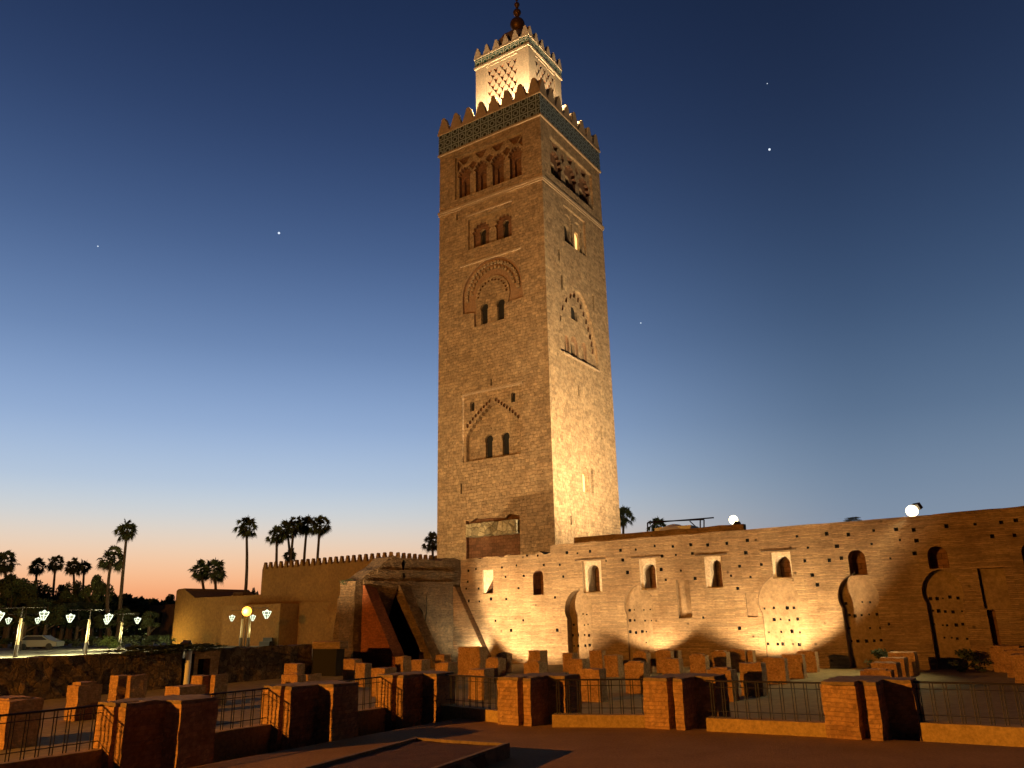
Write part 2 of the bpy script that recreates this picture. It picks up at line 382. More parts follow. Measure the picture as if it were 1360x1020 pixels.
# ================================================================== minaret
TC = Vector((3.3796, 67.0004, 0)); TW = 12.8
TL = TC - u*TW; TR = TC + v*TW
mn = thing('minaret', 'tall square floodlit stone minaret with tile band, battlements and bright lantern storey', 'minaret', TC - u*TW/2 + v*TW/2)
def fa(x, y):
    p = onp(x, y, TC, v); return ((p-TL).dot(u), p.z)
def fb(x, y):
    p = onp(x, y, TC, u); return ((p-TC).dot(v), p.z)
ZT = 51.1+1.7 ; ZB = fa(717.5, 151.3)[1]; ZSC = 41.37+1.7
def prect(f, a, b):
    """rectangle from pixel bottom-left a and top-right b on face f"""
    p, q = f(*a), f(*b); return rect(p[0], p[1], q[0], q[1])
def parch(f, x0, x1, yt, yb, kind='horse'):
    xm = (x0+x1)/2; s0 = f(x0, yb)[0]; s1 = f(x1, yb)[0]; z1 = f(xm, yt)[1]; z0 = f(xm, yb)[1]
    return arch((s0+s1)/2, z0, s1-s0, z1-z0, kind)
def bbox(pl): return min(p[0] for p in pl), min(p[1] for p in pl), max(p[0] for p in pl), max(p[1] for p in pl)
wins = []   # (frame, polygon, depth, material)
def win(face, pl, mt='void', d=.28): wins.append((face, pl, d, mt)); return {'p': pl, 'd': d, 'back': False, 'm': 0}
base_d = {}
# ---- left (camera-side) face, s measured from the left corner
hA = []
# upper arcade
s0, z1 = fa(604.3, 209.4); s1, _ = fa(694.9, 231); z0 = fa(695, 231.5)[1]
aw = (s1-s0)/4; ah = z1-z0
sub = []
for i in range(4):
    cx = s0+aw*(i+.5)
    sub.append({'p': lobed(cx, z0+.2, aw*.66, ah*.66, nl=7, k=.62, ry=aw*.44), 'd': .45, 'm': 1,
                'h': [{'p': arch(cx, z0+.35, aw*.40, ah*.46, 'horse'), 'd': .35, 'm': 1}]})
for i in range(5):   # darts between and above the arches
    cx = s0+aw*i
    wd = aw*.24
    if i == 0: t = [(cx+.12, z0+ah*.66), (cx+wd*1.3, z0+ah*.80), (cx+.12, z0+ah*.93)]
    elif i == 4: t = [(cx-.12, z0+ah*.66), (cx-.12, z0+ah*.93), (cx-wd*1.3, z0+ah*.80)]
    else: t = [(cx, z0+ah*.60), (cx+wd, z0+ah*.72), (cx, z0+ah*.80), (cx-wd, z0+ah*.72)]
    sub.append({'p': t, 'd': .3, 'm': 1})
for i in range(4):
    cx = s0+aw*(i+.5)
    sub.append({'p': [(cx-wd*1.5, z0+ah*.95), (cx-wd*.4, z0+ah*.80), (cx+wd*.4, z0+ah*.80), (cx+wd*1.5, z0+ah*.95)], 'd': .25, 'm': 1})
hA.append({'p': rect(s0, z0, s1, z1), 'd': .3, 'm': 0, 'h': sub})
# twin windows below the string course
a = fa(621.8, 332); b = fa(678.8, 271.5)
tw = b[0]-a[0]; th = b[1]-a[1]; sub = []
for k_, (x0, x1, yt, yb) in enumerate(((633.2, 641.5, 301, 328), (663.6, 672, 289, 317.5))):
    w_ = parch(fa, x0, x1, yt, yb, 'horse'); bb = bbox(w_); cx = (bb[0]+bb[2])/2
    sub.append({'p': lobed(cx, a[1]+.2, tw*.36, th*.70, nl=7, k=.6), 'd': .3, 'm': 1, 'h': [win('A', w_)]})
hA.append({'p': rect(a[0], a[1], b[0], b[1]), 'd': .3, 'm': 0, 'h': sub})
# big round arch with two windows
c0 = fa(652.6, 388); rr = fa(691.5, 382)[0]-c0[0]
outer = [];  zb_ = fa(652, 410)[1]
hw = []
for x0, x1, yt, yb in ((637, 647.5, 402, 429.6), (658.4, 669.7, 395.6, 424.4)):
    hw.append(win('A', parch(fa, x0, x1, yt, yb, 'horse')))
zlow = fa(650, 428.8)[1]
ring = {'p': lobed(c0[0], zb_, rr*1.32, c0[1]-zb_+rr*.80, nl=15, k=.35), 'd': .18, 'm': 0, 'h': []}
low = rect(c0[0]-rr*.62, zlow, c0[0]+rr*.52, zb_+.35)
ap = [(c0[0]-rr*1.02, fa(612, 418)[1]), (c0[0]-rr*.62, fa(629, 416)[1]), (c0[0]-rr*.62, zlow), (c0[0]+rr*.50, zlow), (c0[0]+rr*.50, fa(671, 402)[1]), (c0[0]+rr*1.08, fa(695, 394)[1])]
ap += [(c0[0]+rr*1.04*math.cos(t), c0[1]+.2+rr*1.02*math.sin(t)) for t in [math.pi*i/18 for i in range(19)]]
def ringscallops(cx, cz, r, n, t0, t1, rad, dp=.2, mi=1):
    out = []
    for i in range(n):
        t = t0+(t1-t0)*(i+.5)/n; x, y = cx+r*math.cos(t), cz+r*math.sin(t)
        out.append({'p': [(x+rad*math.cos(q), y+rad*math.sin(q)) for q in [2*math.pi*j/7 for j in range(7)]], 'd': dp, 'm': mi})
    return out
inner = [(c0[0]+rr*.60*math.cos(t), c0[1]-.3+rr*.62*math.sin(t)) for t in [math.pi*(-.12)+math.pi*1.24*i/18 for i in range(19)]]
inner = [(c0[0]+rr*.47, zlow+.12)] + inner + [(c0[0]-rr*.58, zlow+.12)]
hA.append({'p': ap, 'd': .3, 'm': 2, 'h': [{'p': inner, 'd': -.15, 'm': 0, 'h': hw + ringscallops(c0[0], c0[1]-.3, rr*.50, 13, math.radians(0), math.radians(180), .13)}]
           + ringscallops(c0[0], c0[1]+.1, rr*.90, 25, math.radians(-8), math.radians(188), .19, -.28, 0)
           + ringscallops(c0[0], c0[1]+.1, rr*.75, 17, math.radians(4), math.radians(176), .17, -.22, 0)})
# lower group
sq = [fa(617.6, 588), fa(617.6, 613.9)]
zl = fa(617.6, 613.9)[1]; sr = fa(690.7, 602)[0]; sl = sq[0][0]
zl += .06
l_ap = [(sl+.05, zl), (sr-.05, zl), (sr-.05, zl+2.6)]
apx = fa(653.7, 536)
nst = 9
for i in range(nst):
    t = i/(nst-1); x = sr-.05+(apx[0]+.25-sr)*t; y = zl+2.6+(apx[1]-zl-2.6)*(t**.8)
    l_ap += [(x, y), (x-.06, y+.28)] if i < nst-1 else [(x, y)]
for i in range(nst):
    t = 1-i/(nst-1); x = sl+.05+(apx[0]-.25-sl)*t; y = zl+2.3+(apx[1]-zl-2.3)*(t**.8)
    l_ap += [(x, y)] if i == 0 else [(x+.06, y+.28), (x, y)]
lw = [win('A', parch(fa, 638.9, 650, 575.8, 606.6, 'horse')), win('A', parch(fa, 661.3, 672.2, 572, 602.3, 'horse'))]
pr_ = rect(fa(614.6, 560)[0], zl-.06, fa(693.8, 560)[0], fa(654, 517)[1])
scal = []
for sd in (1, -1):
    for i in range(10):
        t = (i+.4)/10; x0_ = sr if sd > 0 else sl; x = x0_+(apx[0]-x0_)*t+sd*.0; y = zl+2.55+(apx[1]-zl-2.4)*(t**.8)
        x += sd*.26*(1-.3*t); y += .34
        if x < fa(614.6, 560)[0]+.3 or x > fa(693.8, 560)[0]-.3: continue
        scal.append({'p': [(x+.15*math.cos(q_), y+.19*math.sin(q_)) for q_ in [2*math.pi*k_/8 for k_ in range(8)]], 'd': .22, 'm': 1})
hA.append({'p': pr_, 'd': .14, 'm': 0, 'h': scal+[{'p': l_ap, 'd': .5, 'm': 0, 'h': lw}, win('A', parch(fa, 623.4, 629, 533, 545.5, 'round')), win('A', parch(fa, 677.8, 683.2, 520.6, 533.6, 'round'))]})
for x, ya, yb in ((652.3, 503, 512), (612.5, 642, 656), (607, 284, 293)):
    hA.append(win('A', prect(fa, (x-.9, yb), (x+.9, ya)), d=.4))
# recess shaped and darkened as the ruin's cast shadow, around the rubble infill
p1 = fa(619, 716); p2 = fa(690, 684)
top = ragged(p2[0], p1[0], p2[1], .5, .5, 3)
hA.append({'p': [(p1[0], p1[1]-2.3), (p2[0], p1[1]-2.3)] + top, 'd': .45, 'm': 1})
# ---- right face, s from the near corner
hB = []
a = fb(731.9, 230); b = fb(785.5, 226); z1 = a[1]+(fb(731.9, 180.6)[1]-a[1]); s0, z0, s1 = a[0], a[1], b[0]
z1 = fb(731.9, 181.5)[1]; aw = (s1-s0)/3; ah = z1-z0; sub = []
for i in range(3):
    cx = s0+aw*(i+.5)
    w_ = arch(cx, z0+.15, aw*.34, ah*.48, 'point')
    sub.append({'p': lobed(cx, z0+.1, aw*.70, ah*.70, nl=7, k=.55, ry=aw*.52), 'd': .4, 'm': 1, 'h': [win('B', w_, d=.3)]})
    sub.append({'p': [(cx-aw*.2, z0+ah*.96), (cx-aw*.1, z0+ah*.80), (cx+aw*.1, z0+ah*.80), (cx+aw*.2, z0+ah*.96)], 'd': .4, 'm': 1})
for i in (1, 2):
    cx = s0+aw*i; sub.append({'p': [(cx, z0+ah*.64), (cx+aw*.12, z0+ah*.77), (cx, z0+ah*.90), (cx-aw*.12, z0+ah*.77)], 'd': .4, 'm': 1})
hB.append({'p': rect(s0, z0, s1, z1), 'd': .3, 'm': 0, 'h': sub})
pp = fb(757, 217); 
a = fb(750, 319.6); b = fb(776.5, 292); tw = b[0]-a[0]; th = fb(749.4, 272)[1]-a[1]; sub = []
for k_, (x0, x1, yt, yb, mt) in enumerate(((752, 757.5, 302, 322.5, 'void'), (763.4, 770, 306.6, 333, 'litwin'))):
    w_ = parch(fb, x0, x1, yt, yb, 'round'); bb = bbox(w_); cx = (bb[0]+bb[2])/2
    w_ = arch(a[0]+tw*(.27+.46*k_), a[1]+.2, tw*.24, th*.55, 'round')
    sub.append({'p': lobed(a[0]+tw*(.27+.46*k_), a[1]+.15, tw*.36, th*.8, nl=9, k=.4), 'd': .2, 'm': 0, 'h': [win('B', w_, mt)]})
hB.append({'p': rect(a[0], a[1], b[0], a[1]+th), 'd': .22, 'm': 0, 'h': sub})
for x, ya, yb in ((742.4, 331, 345), (746.3, 366, 384), (788, 392.5, 411), (768.6, 512, 526), (798.8, 566, 583), (786.6, 622, 655), (758.7, 685, 697)):
    hB.append(win('B', prect(fb, (x-.8, yb), (x+.8, ya)), d=.4))
sub = [win('B', parch(fb, 762.4, 770.4, 406, 424.4, 'round'))]
ac = [(746, 437), (747.5, 421), (750.5, 407), (755.5, 397), (761, 392), (765.8, 391), (771, 397), (774.5, 406), (778.3, 416), (781.8, 426), (784.5, 436), (787, 446), (789, 456), (790.5, 466)]
for i, (x, y) in enumerate(ac):
    p = fb(x, y); sub.append({'p': [(p[0]-.24, p[1]-.3), (p[0]+.12, p[1]-.32), (p[0]+.27, p[1]+.27), (p[0]-.1, p[1]+.32)], 'd': .22, 'm': 1})
for x0, x1, yt, yb in ((754.6, 759.4, 445, 470), (763.4, 771, 447, 475.5), (777.8, 782.8, 455, 483)):
    xm = (x0+x1)/2; s_ = [fb(x0, yb)[0], fb(x1, yb)[0]]; zt_, zb2 = fb(xm, yt)[1], fb(xm, yb)[1]; cx = sum(s_)/2; w_ = s_[1]-s_[0]
    sub.append({'p': arch(cx, zb2, w_*1.25, zt_-zb2, 'point'), 'd': .22, 'm': 2, 'h': [win('B', arch(cx, zb2+.1, w_*.7, (zt_-zb2)*.74, 'point'))]})
ol = [fb(x, y) for x, y in [(745, 465.2), (795.4, 493.2), (794.5, 478), (792.5, 462), (789.5, 446), (786, 430), (782, 415), (777, 401), (771.5, 390), (766, 384.5), (760, 387), (753, 393), (747.5, 403), (744.5, 418), (743.3, 436), (743.6, 452)]]
hB.append({'p': ol, 'd': .3, 'm': 0, 'h': sub})
w_ = parch(fb, 775.5, 782.4, 628, 653.4, 'round')
bb = bbox(w_)
hB.append({'p': arch((bb[0]+bb[2])/2, bb[1]-.1, (bb[2]-bb[0])*1.25, (bb[3]-bb[1])*1.35, 'point'), 'd': .12, 'm': 0, 'h': [win('B', w_, 'litwin', .3)]})
bm = bmesh.new()
panel(bm, TL, u, -v, rect(0, -1, TW, ZB), hA)
panel(bm, TC, v, u, rect(0, -1, TW, ZB), hB)
panel(bm, TR, -u, v, rect(0, -1, TW, ZB), [])
panel(bm, TL+v*TW, -v, -u, rect(0, -1, TW, ZB), [])
bmesh.ops.remove_doubles(bm, verts=bm.verts[:], dist=.0005)
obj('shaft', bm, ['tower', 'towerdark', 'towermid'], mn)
for face, pl, d, mt in wins:
    O, su, nn = (TL, u, -v) if face == 'A' else (TC, v, u)
    dd = PANES.get(id(pl), d) - .01
    bm = bmesh.new(); holes_m[0] = 0
    bb = bbox(pl); g = .12
    panel(bm, O, su, nn, rect(bb[0]-g, bb[1]-g, bb[2]+g, bb[3]+g), [], dd+.012)
    w = obj('window', bm, mt, mn)
    if mt == 'litwin': w['label'] = 'window glowing warm yellow'
# mouldings
def ring_band(bm, c, half, z0, z1, out, back=.0):
    for d_, s_ in ((u, v), (v, -u), (-u, -v), (-v, u)):
        o = c + d_*(half-back) - s_*(half+out)
        box(bm, Vector((o.x, o.y, z0)), s_*(2*(half+out)-(0 if True else 0)), d_*(out+back), Z*(z1-z0))
ctr = TC - u*TW/2 + v*TW/2
def collar(name, c, half, z0, z1, out, m, parent):
    bm = bmesh.new(); q = [c+u*a_*(half+out)+v*b_*(half+out) for a_, b_ in ((-1, -1), (1, -1), (1, 1), (-1, 1))]
    prism(bm, [Vector((p.x, p.y, z0)) for p in q], Z*(z1-z0)); return obj(name, bm, m, parent)
bm = bmesh.new()
for half, z0, z1 in ((TW/2+.14, ZSC-.08, ZSC+.2), (TW/2+.08, ZSC-.3, ZSC-.085)):
    q = [ctr+u*a_*half+v*b_*half for a_, b_ in ((-1, -1), (1, -1), (1, 1), (-1, 1))]
    prism(bm, [Vector((p.x, p.y, z0)) for p in q], Z*(z1-z0))
obj('string_course', bm, 'trim', mn)
collar('tile_band', ctr, TW/2, ZB+.02, ZT-.12, .10, 'tile', mn)
collar('tile_band_sill', ctr, TW/2, ZB-.2, ZB+.016, .18, 'trim', mn)
collar('parapet', ctr, TW/2, ZT-.116, ZT+.14, .2, 'trim', mn)
for x0, y0, x1, y1, f, O, su, nn in ((611.5, 354.6, 691.8, 328.8, fa, TL, u, -v), (621, 287, 680, 268.5, fa, TL, u, -v), (614.6, 524.7, 693.8, 508, fa, TL, u, -v), (748, 468, 796, 494, fb, TC, v, u)):
    a, b = f(x0, y0), f(x1, y1); bm = bmesh.new(); box(bm, O+su*a[0]+Z*(a[1]-.12), su*(b[0]-a[0]), nn*.10, Z*.2); obj('ledge', bm, 'trim', mn)
def merlon_bm(w, h, t, ax, ay, O, steps=4):
    """stepped bell-shaped merlon standing on O (centre)"""
    bm = bmesh.new(); pts = []
    steps = 5 if w > .7 else 3
    for i in range(steps):
        x = w/2*(1-.76*(i/steps)); pts += [(x, h*.90*(i/steps)), (x-w*.02, h*.90*((i+1)/steps))]
    pts.append((w*.06, h))
    pts = pts + [(-x, y) for x, y in pts[::-1]]
    prism(bm, [O+ax*x+Z*y-ay*t/2 for x, y in pts], ay*t)
    return bm
def merlons(c, half, z, n, w, h, t, m, parent, inset):
    first = {}
    for d_, s_ in ((-v, u), (u, v), (v, -u), (-u, -v)):
        k_ = 1.0 if abs(d_.dot(v)) > .5 else .985
        for i in range(n+1):
            if i == n and False: continue
            o = c + d_*(half-inset) + s_*(-half+w/2+(2*half-w)*i/n) + Z*z
            obj('merlon', merlon_bm(w*k_, h*k_, t, s_, d_, o), m, parent)
merlons(ctr, TW/2+.18, ZT+.135, 7, 1.5, 1.8, .5, 'trim', mn, .28)
# terrace + lantern storey
TZ = ZT + .16
collar('terrace', ctr, TW/2-.5, TZ-.4, TZ, 0, 'trim', mn)
def lan_half():
    best = None
    for i in range(200, 500):
        h = i/100; P = ctr+u*h-v*h; # near corner
        x = 680+FPX*((P+Z*66-E0).dot(_R))/((P+Z*66-E0).dot(_F))
        if best is None or abs(x-702) < best[0]: best = (abs(x-702), h)
    return best[1]
LH = 3.55
LC = ctr+u*LH-v*LH; LLc = LC-u*2*LH
def fla(x, y):
    p = onp(x, y, LC, v); return ((p-LLc).dot(u), p.z)
def flb(x, y):
    p = onp(x, y, LC, u); return ((p-LC).dot(v), p.z)
LZ1 = fla(702, 57)[1]; LZ2 = fla(702, 46.3)[1]
def sebka(w, z0, z1, s0, s1, nx=5, row=1.12):
    """interlaced lozenge net: alternating small lozenge pits in a sunk panel"""
    hs = []; dx = (s1-s0)/nx; j = 0; z = z0+.5
    while z < z1-.4:
        off = .5 if j % 2 == 0 else 1.0
        for i in range(nx):
            x = s0+dx*(i+off)
            if x+dx*.38 > s1: continue
            hs.append({'p': [(x-dx*.36, z+row*.30), (x-dx*.18, z-row*.02), (x, z-row*.42), (x+dx*.18, z-row*.02), (x+dx*.36, z+row*.30), (x, z+row*.12)], 'd': .35, 'm': 1})
        z += row*.62; j += 1
    return hs
pa0, pa1 = 2*LH*.20, 2*LH*.80
zt_ = LZ1-.55
bm = bmesh.new()
hp = [{'p': rect(pa0, TZ+1.2, pa1, zt_), 'd': .12, 'm': 0, 'h': sebka(0, TZ+3.2, zt_, pa0, pa1)}]
panel(bm, LLc, u, -v, rect(0, TZ-.2, 2*LH, LZ1), hp)
panel(bm, LC, v, u, rect(0, TZ-.2, 2*LH, LZ1), hp)
panel(bm, LC+v*2*LH, -u, v, rect(0, TZ-.2, 2*LH, LZ1), [])
panel(bm, LLc+v*2*LH, -v, -u, rect(0, TZ-.2, 2*LH, LZ1), [])
MT['lantdark'] = textured('lantern_brick_ground', (.26, .09, .04), (.32, .12, .05), bump=.3)
obj('lantern_storey', bm, ['lantern', 'lantdark'], mn)
collar('lantern_cornice', ctr, LH, LZ1-.28, LZ1-.02, .16, 'lantern', mn)
collar('lantern_tile_band', ctr, LH, LZ1-.016, LZ2-.02, .08, 'tile2', mn)
collar('lantern_parapet', ctr, LH, LZ2-.016, LZ2+.2, .16, 'lantern', mn)
merlons(ctr, LH+.15, LZ2+.2, 5, .95, 1.2, .3, 'lantern', mn, .155)
bm = bmesh.new(); R_ = LH*.8
prof = [(R_*1.0, 0), (R_*1.05, 1.2)] + [(R_*1.05*math.cos(t), 1.2+R_*1.15*math.sin(t)) for t in [math.radians(8*i) for i in range(1, 11)]]
lathe(bm, ctr+Z*(LZ2-.2), prof, 32, .05); obj('dome', bm, 'trim', mn)
# finial: find heights on the tower axis from the picture
def axz(y):
    n = Vector((0, 1, 0)); return onp(687, y, ctr, n).z
fz = [axz(33), axz(17), axz(6.5), axz(-2)]
pxm = (ctr-E0).dot(_F)/FPX*1.12
bm = bmesh.new()
tube(bm, ctr+Z*(LZ2+R_*1.1), ctr+Z*(fz[3]+1.5), .12, .05)
obj('finial_rod', bm, 'bronze', mn)
for z_, r in zip(fz, (.88, .48, .33, .2)):
    bm = bmesh.new(); bmesh.ops.create_uvsphere(bm, u_segments=24, v_segments=14, radius=r*1.0, matrix=Matrix.Translation(ctr+Z*z_)); obj('finial_ball', bm, 'bronze', mn, smooth=True)
    bm = bmesh.new(); lathe(bm, ctr+Z*(z_-r*1.25), [(.16, 0), (.30*r+.12, .1), (.16, .25)], 12); obj('finial_collar', bm, 'bronze', mn)
# rubble infill slab
a = fa(621, 714); b = fa(687.5, 690)
bm = bmesh.new(); box(bm, TL+u*a[0]+Z*(a[1])+v*.44, u*(b[0]-a[0]), -v*.75, Z*(b[1]-a[1]-.0))
rough(bm, .35, .07, 2.2, 4); MT['palerub'] = textured('pale_rubble', (.42, .36, .22), (.55, .48, .32), nscale=2.2, bump=1, fine=4, dist=.12, cells=2.2)
obj('rubble_infill', bm, 'palerub', mn)
# terrace floods
for o, tgt, pw in ((ctr-v*(LH+2.1)-u*1.8, ctr-v*LH-u*1+Z*(TZ+6), 4600), (ctr-v*(LH+2.1)+u*2.4, ctr-v*LH+u*1.5+Z*(TZ+6), 4600), (ctr+u*(LH+2.1)+v*1.4, ctr+u*LH+v*1+Z*(TZ+6), 3600), (ctr+u*(LH+2.1)-v*2.2, ctr+u*LH-v*1+Z*(TZ+6), 2600)):
    o = o+Z*(TZ+.25)
    bm = bmesh.new(); cbox(bm, o-Z*.1, .4, .3, .22); obj('floodlight', bm, 'iron', mn)
    spot('flood_beam', o+Z*.1, tgt, pw, (1, .74, .40), 150, .6, mn)
# ================================================================== the long wall
lw_ = thing('fortified_wall', 'long floodlit earth and brick wall with blind horseshoe arches and small windows', 'wall', W0+Z*FL)
WO = W0 - u*4.6
def fw(x, y):
    p = onp(x, y, W0, v); return ((p-WO).dot(u), p.z)
WT = 6.2
holes = []; wwin = []; hood = []
def wopen(x0, x1, yt, yb, kind, d=.9, dark='dk'):
    xm = (x0+x1)/2; a0, a1 = fw(x0, (yt+yb)/2)[0], fw(x1, (yt+yb)/2)[0]; z1 = fw(xm, yt)[1]; z0 = fw(xm, yb)[1]
    pl = arch((a0+a1)/2, z0, a1-a0, z1-z0, kind); holes.append({'p': pl, 'd': d, 'm': 1}); return pl
# upper window row: pale plaster reveals (frame px, opening px)
for fr, op in (((774, 799, 745, 787), (780, 795, 750, 786)), ((850, 872, 742, 783), (854, 870, 748, 781)), ((937, 960, 739, 781), (943, 958, 743, 780)),
               ((1027, 1053, 733, 768), (1031, 1051, 738, 767))):
    a0, a1 = fw(fr[0], 765)[0], fw(fr[1], 765)[0]; z1 = fw((fr[0]+fr[1])/2, fr[2])[1]; z0 = fw((fr[0]+fr[1])/2, fr[3])[1]
    b0, b1 = fw(op[0], 765)[0], fw(op[1], 765)[0]; y1 = fw((op[0]+op[1])/2, op[2])[1]; y0 = max(z0+.06, fw((op[0]+op[1])/2, op[3])[1])
    holes.append({'p': rect(a0, z0, a1, z1), 'd': .10, 'm': 2, 'h': [{'p': arch((b0+b1)/2, y0, b1-b0, y1-y0, 'round'), 'd': .9, 'm': 1, 'rm': 2}]})
    hood.append((a0-.5, a1+.35, z1+.08))
wopen(708, 721.5, 757, 790, 'round'); 
wopen(1127, 1150, 730, 764, 'round'); wopen(1232, 1259, 725, 755, 'round'); wopen(1357, 1380, 722, 750, 'round')
a0, a1 = fw(641, 770)[0], fw(655, 770)[0]; z0, z1 = fw(648, 789)[1], fw(648, 757)[1]
holes.append({'p': rect(a0, z0, a1, z1), 'd': .12, 'm': 2, 'h': [{'p': [(a0+.15, z0+.06), (a1-.08, z0+.06), (a1-.08, z0+.95)], 'd': .6, 'm': 1}]})
# blind horseshoe arches
for xl, xr, yt, yb, dp, kd in ((750, 787, 785, 882, .55, 'horse'), (829, 868, 779, 872, .16, 'horse'), (1008, 1064, 767, 880, .14, 'horse'), (1115, 1170, 763, 884, .5, 'horse'), (1228, 1284, 758, 888, .45, 'horse')):
    xm = (xl+xr)/2; a0, a1 = fw(xl, 810)[0], fw(xr, 810)[0]; w_ = a1-a0; cx = (a0+a1)/2; z1 = fw(xm, yt)[1]; r = w_/2
    zs = z1 - r*1.15; q = r*.86; pts = [(cx-q, FL+.02), (cx+q, FL+.02), (cx+q, zs-r*.55)]
    n = 16
    for i in range(n+1):
        t = math.radians(-30+240*i/n); x = cx+r*math.cos(t); y = zs+r*math.sin(t)*(1.15 if t > 0 and t < math.pi else 1)
        if 0 < t < math.pi: y += r*.10*max(0, 1-abs(math.cos(t))*1.4)
        pts.append((x, y))
    pts.append((cx-q, zs-r*.55))
    sub = []
    for row in range(5):
        zz = zs - r*.25 - row*.62
        if zz < FL+.8: break
        for i in range(5):
            x = cx + (i-2)*q*.42 + random.uniform(-.09, .09); 
            if random.random() < .2: continue
            s_ = random.uniform(.035, .085); y = zz+random.uniform(-.04, .04)
            sub.append({'p': rect(x-s_, y-s_, x+s_, y+s_), 'd': .25, 'm': 3})
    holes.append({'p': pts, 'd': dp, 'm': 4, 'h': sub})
# rectangular scar patches
for (x0, x1, y0, y1, d_) in ((899, 917, 770, 821, .22), (990, 1004, 788, 820, .12), (1304, 1340, 754, 808, .3)):
    a0, a1 = fw(x0, 790)[0], fw(x1, 790)[0]; xm = (x0+x1)/2
    holes.append({'p': rect(a0, fw(xm, y1)[1], a1, fw(xm, y0)[1]), 'd': d_, 'm': 4})
a0, a1 = fw(1314, 830)[0], fw(1325, 830)[0]
holes.append({'p': rect(a0, FL+.03, a1, fw(1320, 810)[1]), 'd': .5, 'm': 1})
def clash(s, z, m=.25):
    for h in holes:
        bb = bbox(h['p'])
        if bb[0]-m < s < bb[2]+m and bb[1]-m < z < bb[3]+m: return True
    return False
put = []
for y0, jit in ((.55, .2), (1.15, .25), (1.85, .3), (2.5, .3), (3.15, .3), (4.8, .9)):
    s = .5
    while s < 36:
        zz = WT - y0 + random.uniform(-jit, jit)*.4
        if random.random() < (.86 if y0 < 2.6 else .4): put.append((s+random.uniform(-.25, .25), zz))
        s += random.uniform(.85, 1.25)
for s, z in put:
    if clash(s, z) or any(abs(s-b_[0]-0) < .3 and abs(z-b_[1]) < .3 for b_ in put if b_ != (s, z) and put.index(b_) < put.index((s, z))): continue
    if s < 4.9 and z > WT-.75: continue
    r = random.uniform(.05, .095); holes.append({'p': rect(s-r, z-r*1.1, s+r*random.uniform(.8, 1.3), z+r), 'd': .3, 'm': 3})
stp = fw(731, 724)[0]
outl = [(0, FL-.1), (48, FL-.1)] + ragged(48, stp, WT+.05, .07, .8, 5) + ragged(stp-.01, 0, WT-.42, .22, .4, 9)
bm = bmesh.new(); holes_m[0] = 0
panel(bm, WO, u, -v, outl, holes)
# top and back
n = len(outl)
for i in range(1, n):
    a, b = outl[i], outl[(i+1) % n]
    p = [WO+u*a[0]+Z*a[1], WO+u*b[0]+Z*b[1]]
    f = bm.faces.new([bm.verts.new(x) for x in (p[0], p[1], p[1]+v*1.4, p[0]+v*1.4)]); f.normal_update()
    if i > 1 and f.normal.z < 0: f.normal_flip()
f = bm.faces.new([bm.verts.new(WO+u*a[0]+Z*a[1]+v*1.4) for a in outl])
bmesh.ops.remove_doubles(bm, verts=bm.verts[:], dist=.0005)
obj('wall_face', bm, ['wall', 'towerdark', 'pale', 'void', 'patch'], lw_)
for a0, a1, z in hood:
    bm = bmesh.new(); box(bm, WO+u*a0+Z*z, u*(a1-a0), -v*.05, Z*.05); rough(bm, .3, .02, 3); obj('wooden_lintel', bm, 'trunk', lw_)
# copings on the far right, with a rail
bm = bmesh.new(); s_ = fw(1240, 690)[0]; prism(bm, [WO+u*a_+Z*z_+v*.3 for a_, z_ in ((s_-1, WT-.05), (48, WT-.05), (48, WT+.42), (s_, WT+.10))], v*.4); rough(bm, .8, .03); obj('coping', bm, 'wall', lw_)
# roof parapet behind the wall left portion
a = Vector(WO+u*stp+v*3.2); bm = bmesh.new(); box(bm, Vector((a.x, a.y, 3)), u*11.5, v*.5, Z*(3.95)); rough(bm, 1.2, .05)
tag(obj('parapet_wall', bm, 'wall'), 'low dark earth parapet just behind the wall at the foot of the minaret', 'wall')
bm = bmesh.new(); p = atd(1010, 706, 50); p2 = atd(895, 712, 52)
lathe(bm, atd(896, 712, 54), [(1.3, 0), (1.25, .25), (.9, .55), (.4, .75), (.05, .82)], 20)
tag(obj('roof_dome', bm, 'white'), 'low white roof dome lit behind the wall top', 'dome')
bm = bmesh.new(); cc = atd(870, 716, 54); box(bm, cc, u*2.6, v*1.5, Z*.75); tag(obj('roof_hut', bm, 'white'), 'pale roof block under the metal frame behind the wall', 'roof block')
# metal frame
bm = bmesh.new()
P = {k_: atd(x, y, 56+dd) for k_, (x, y, dd) in {'a': (860, 708, 0), 'b': (860, 694.5, 0), 'c': (930, 707, 0), 'd': (930, 689, 0), 'e': (935, 706, 1), 'f': (935, 690, 1), 'g': (948, 687.5, 0), 'h': (866, 693, 2), 'i': (918, 691, 2)}.items()}
for a_, b_ in (('a', 'b'), ('c', 'd'), ('e', 'f'), ('b', 'd'), ('d', 'g'), ('h', 'f'), ('b', 'h')): tube(bm, P[a_], P[b_], .05, seg=5)
tube(bm, atd(930, 705, 56), atd(916, 692, 56), .04, seg=5); tube(bm, atd(862, 701, 56), atd(870, 693.5, 56), .04, seg=5)
tag(obj('metal_frame', bm, 'iron'), 'thin metal frame standing on the roof right of the minaret', 'frame')
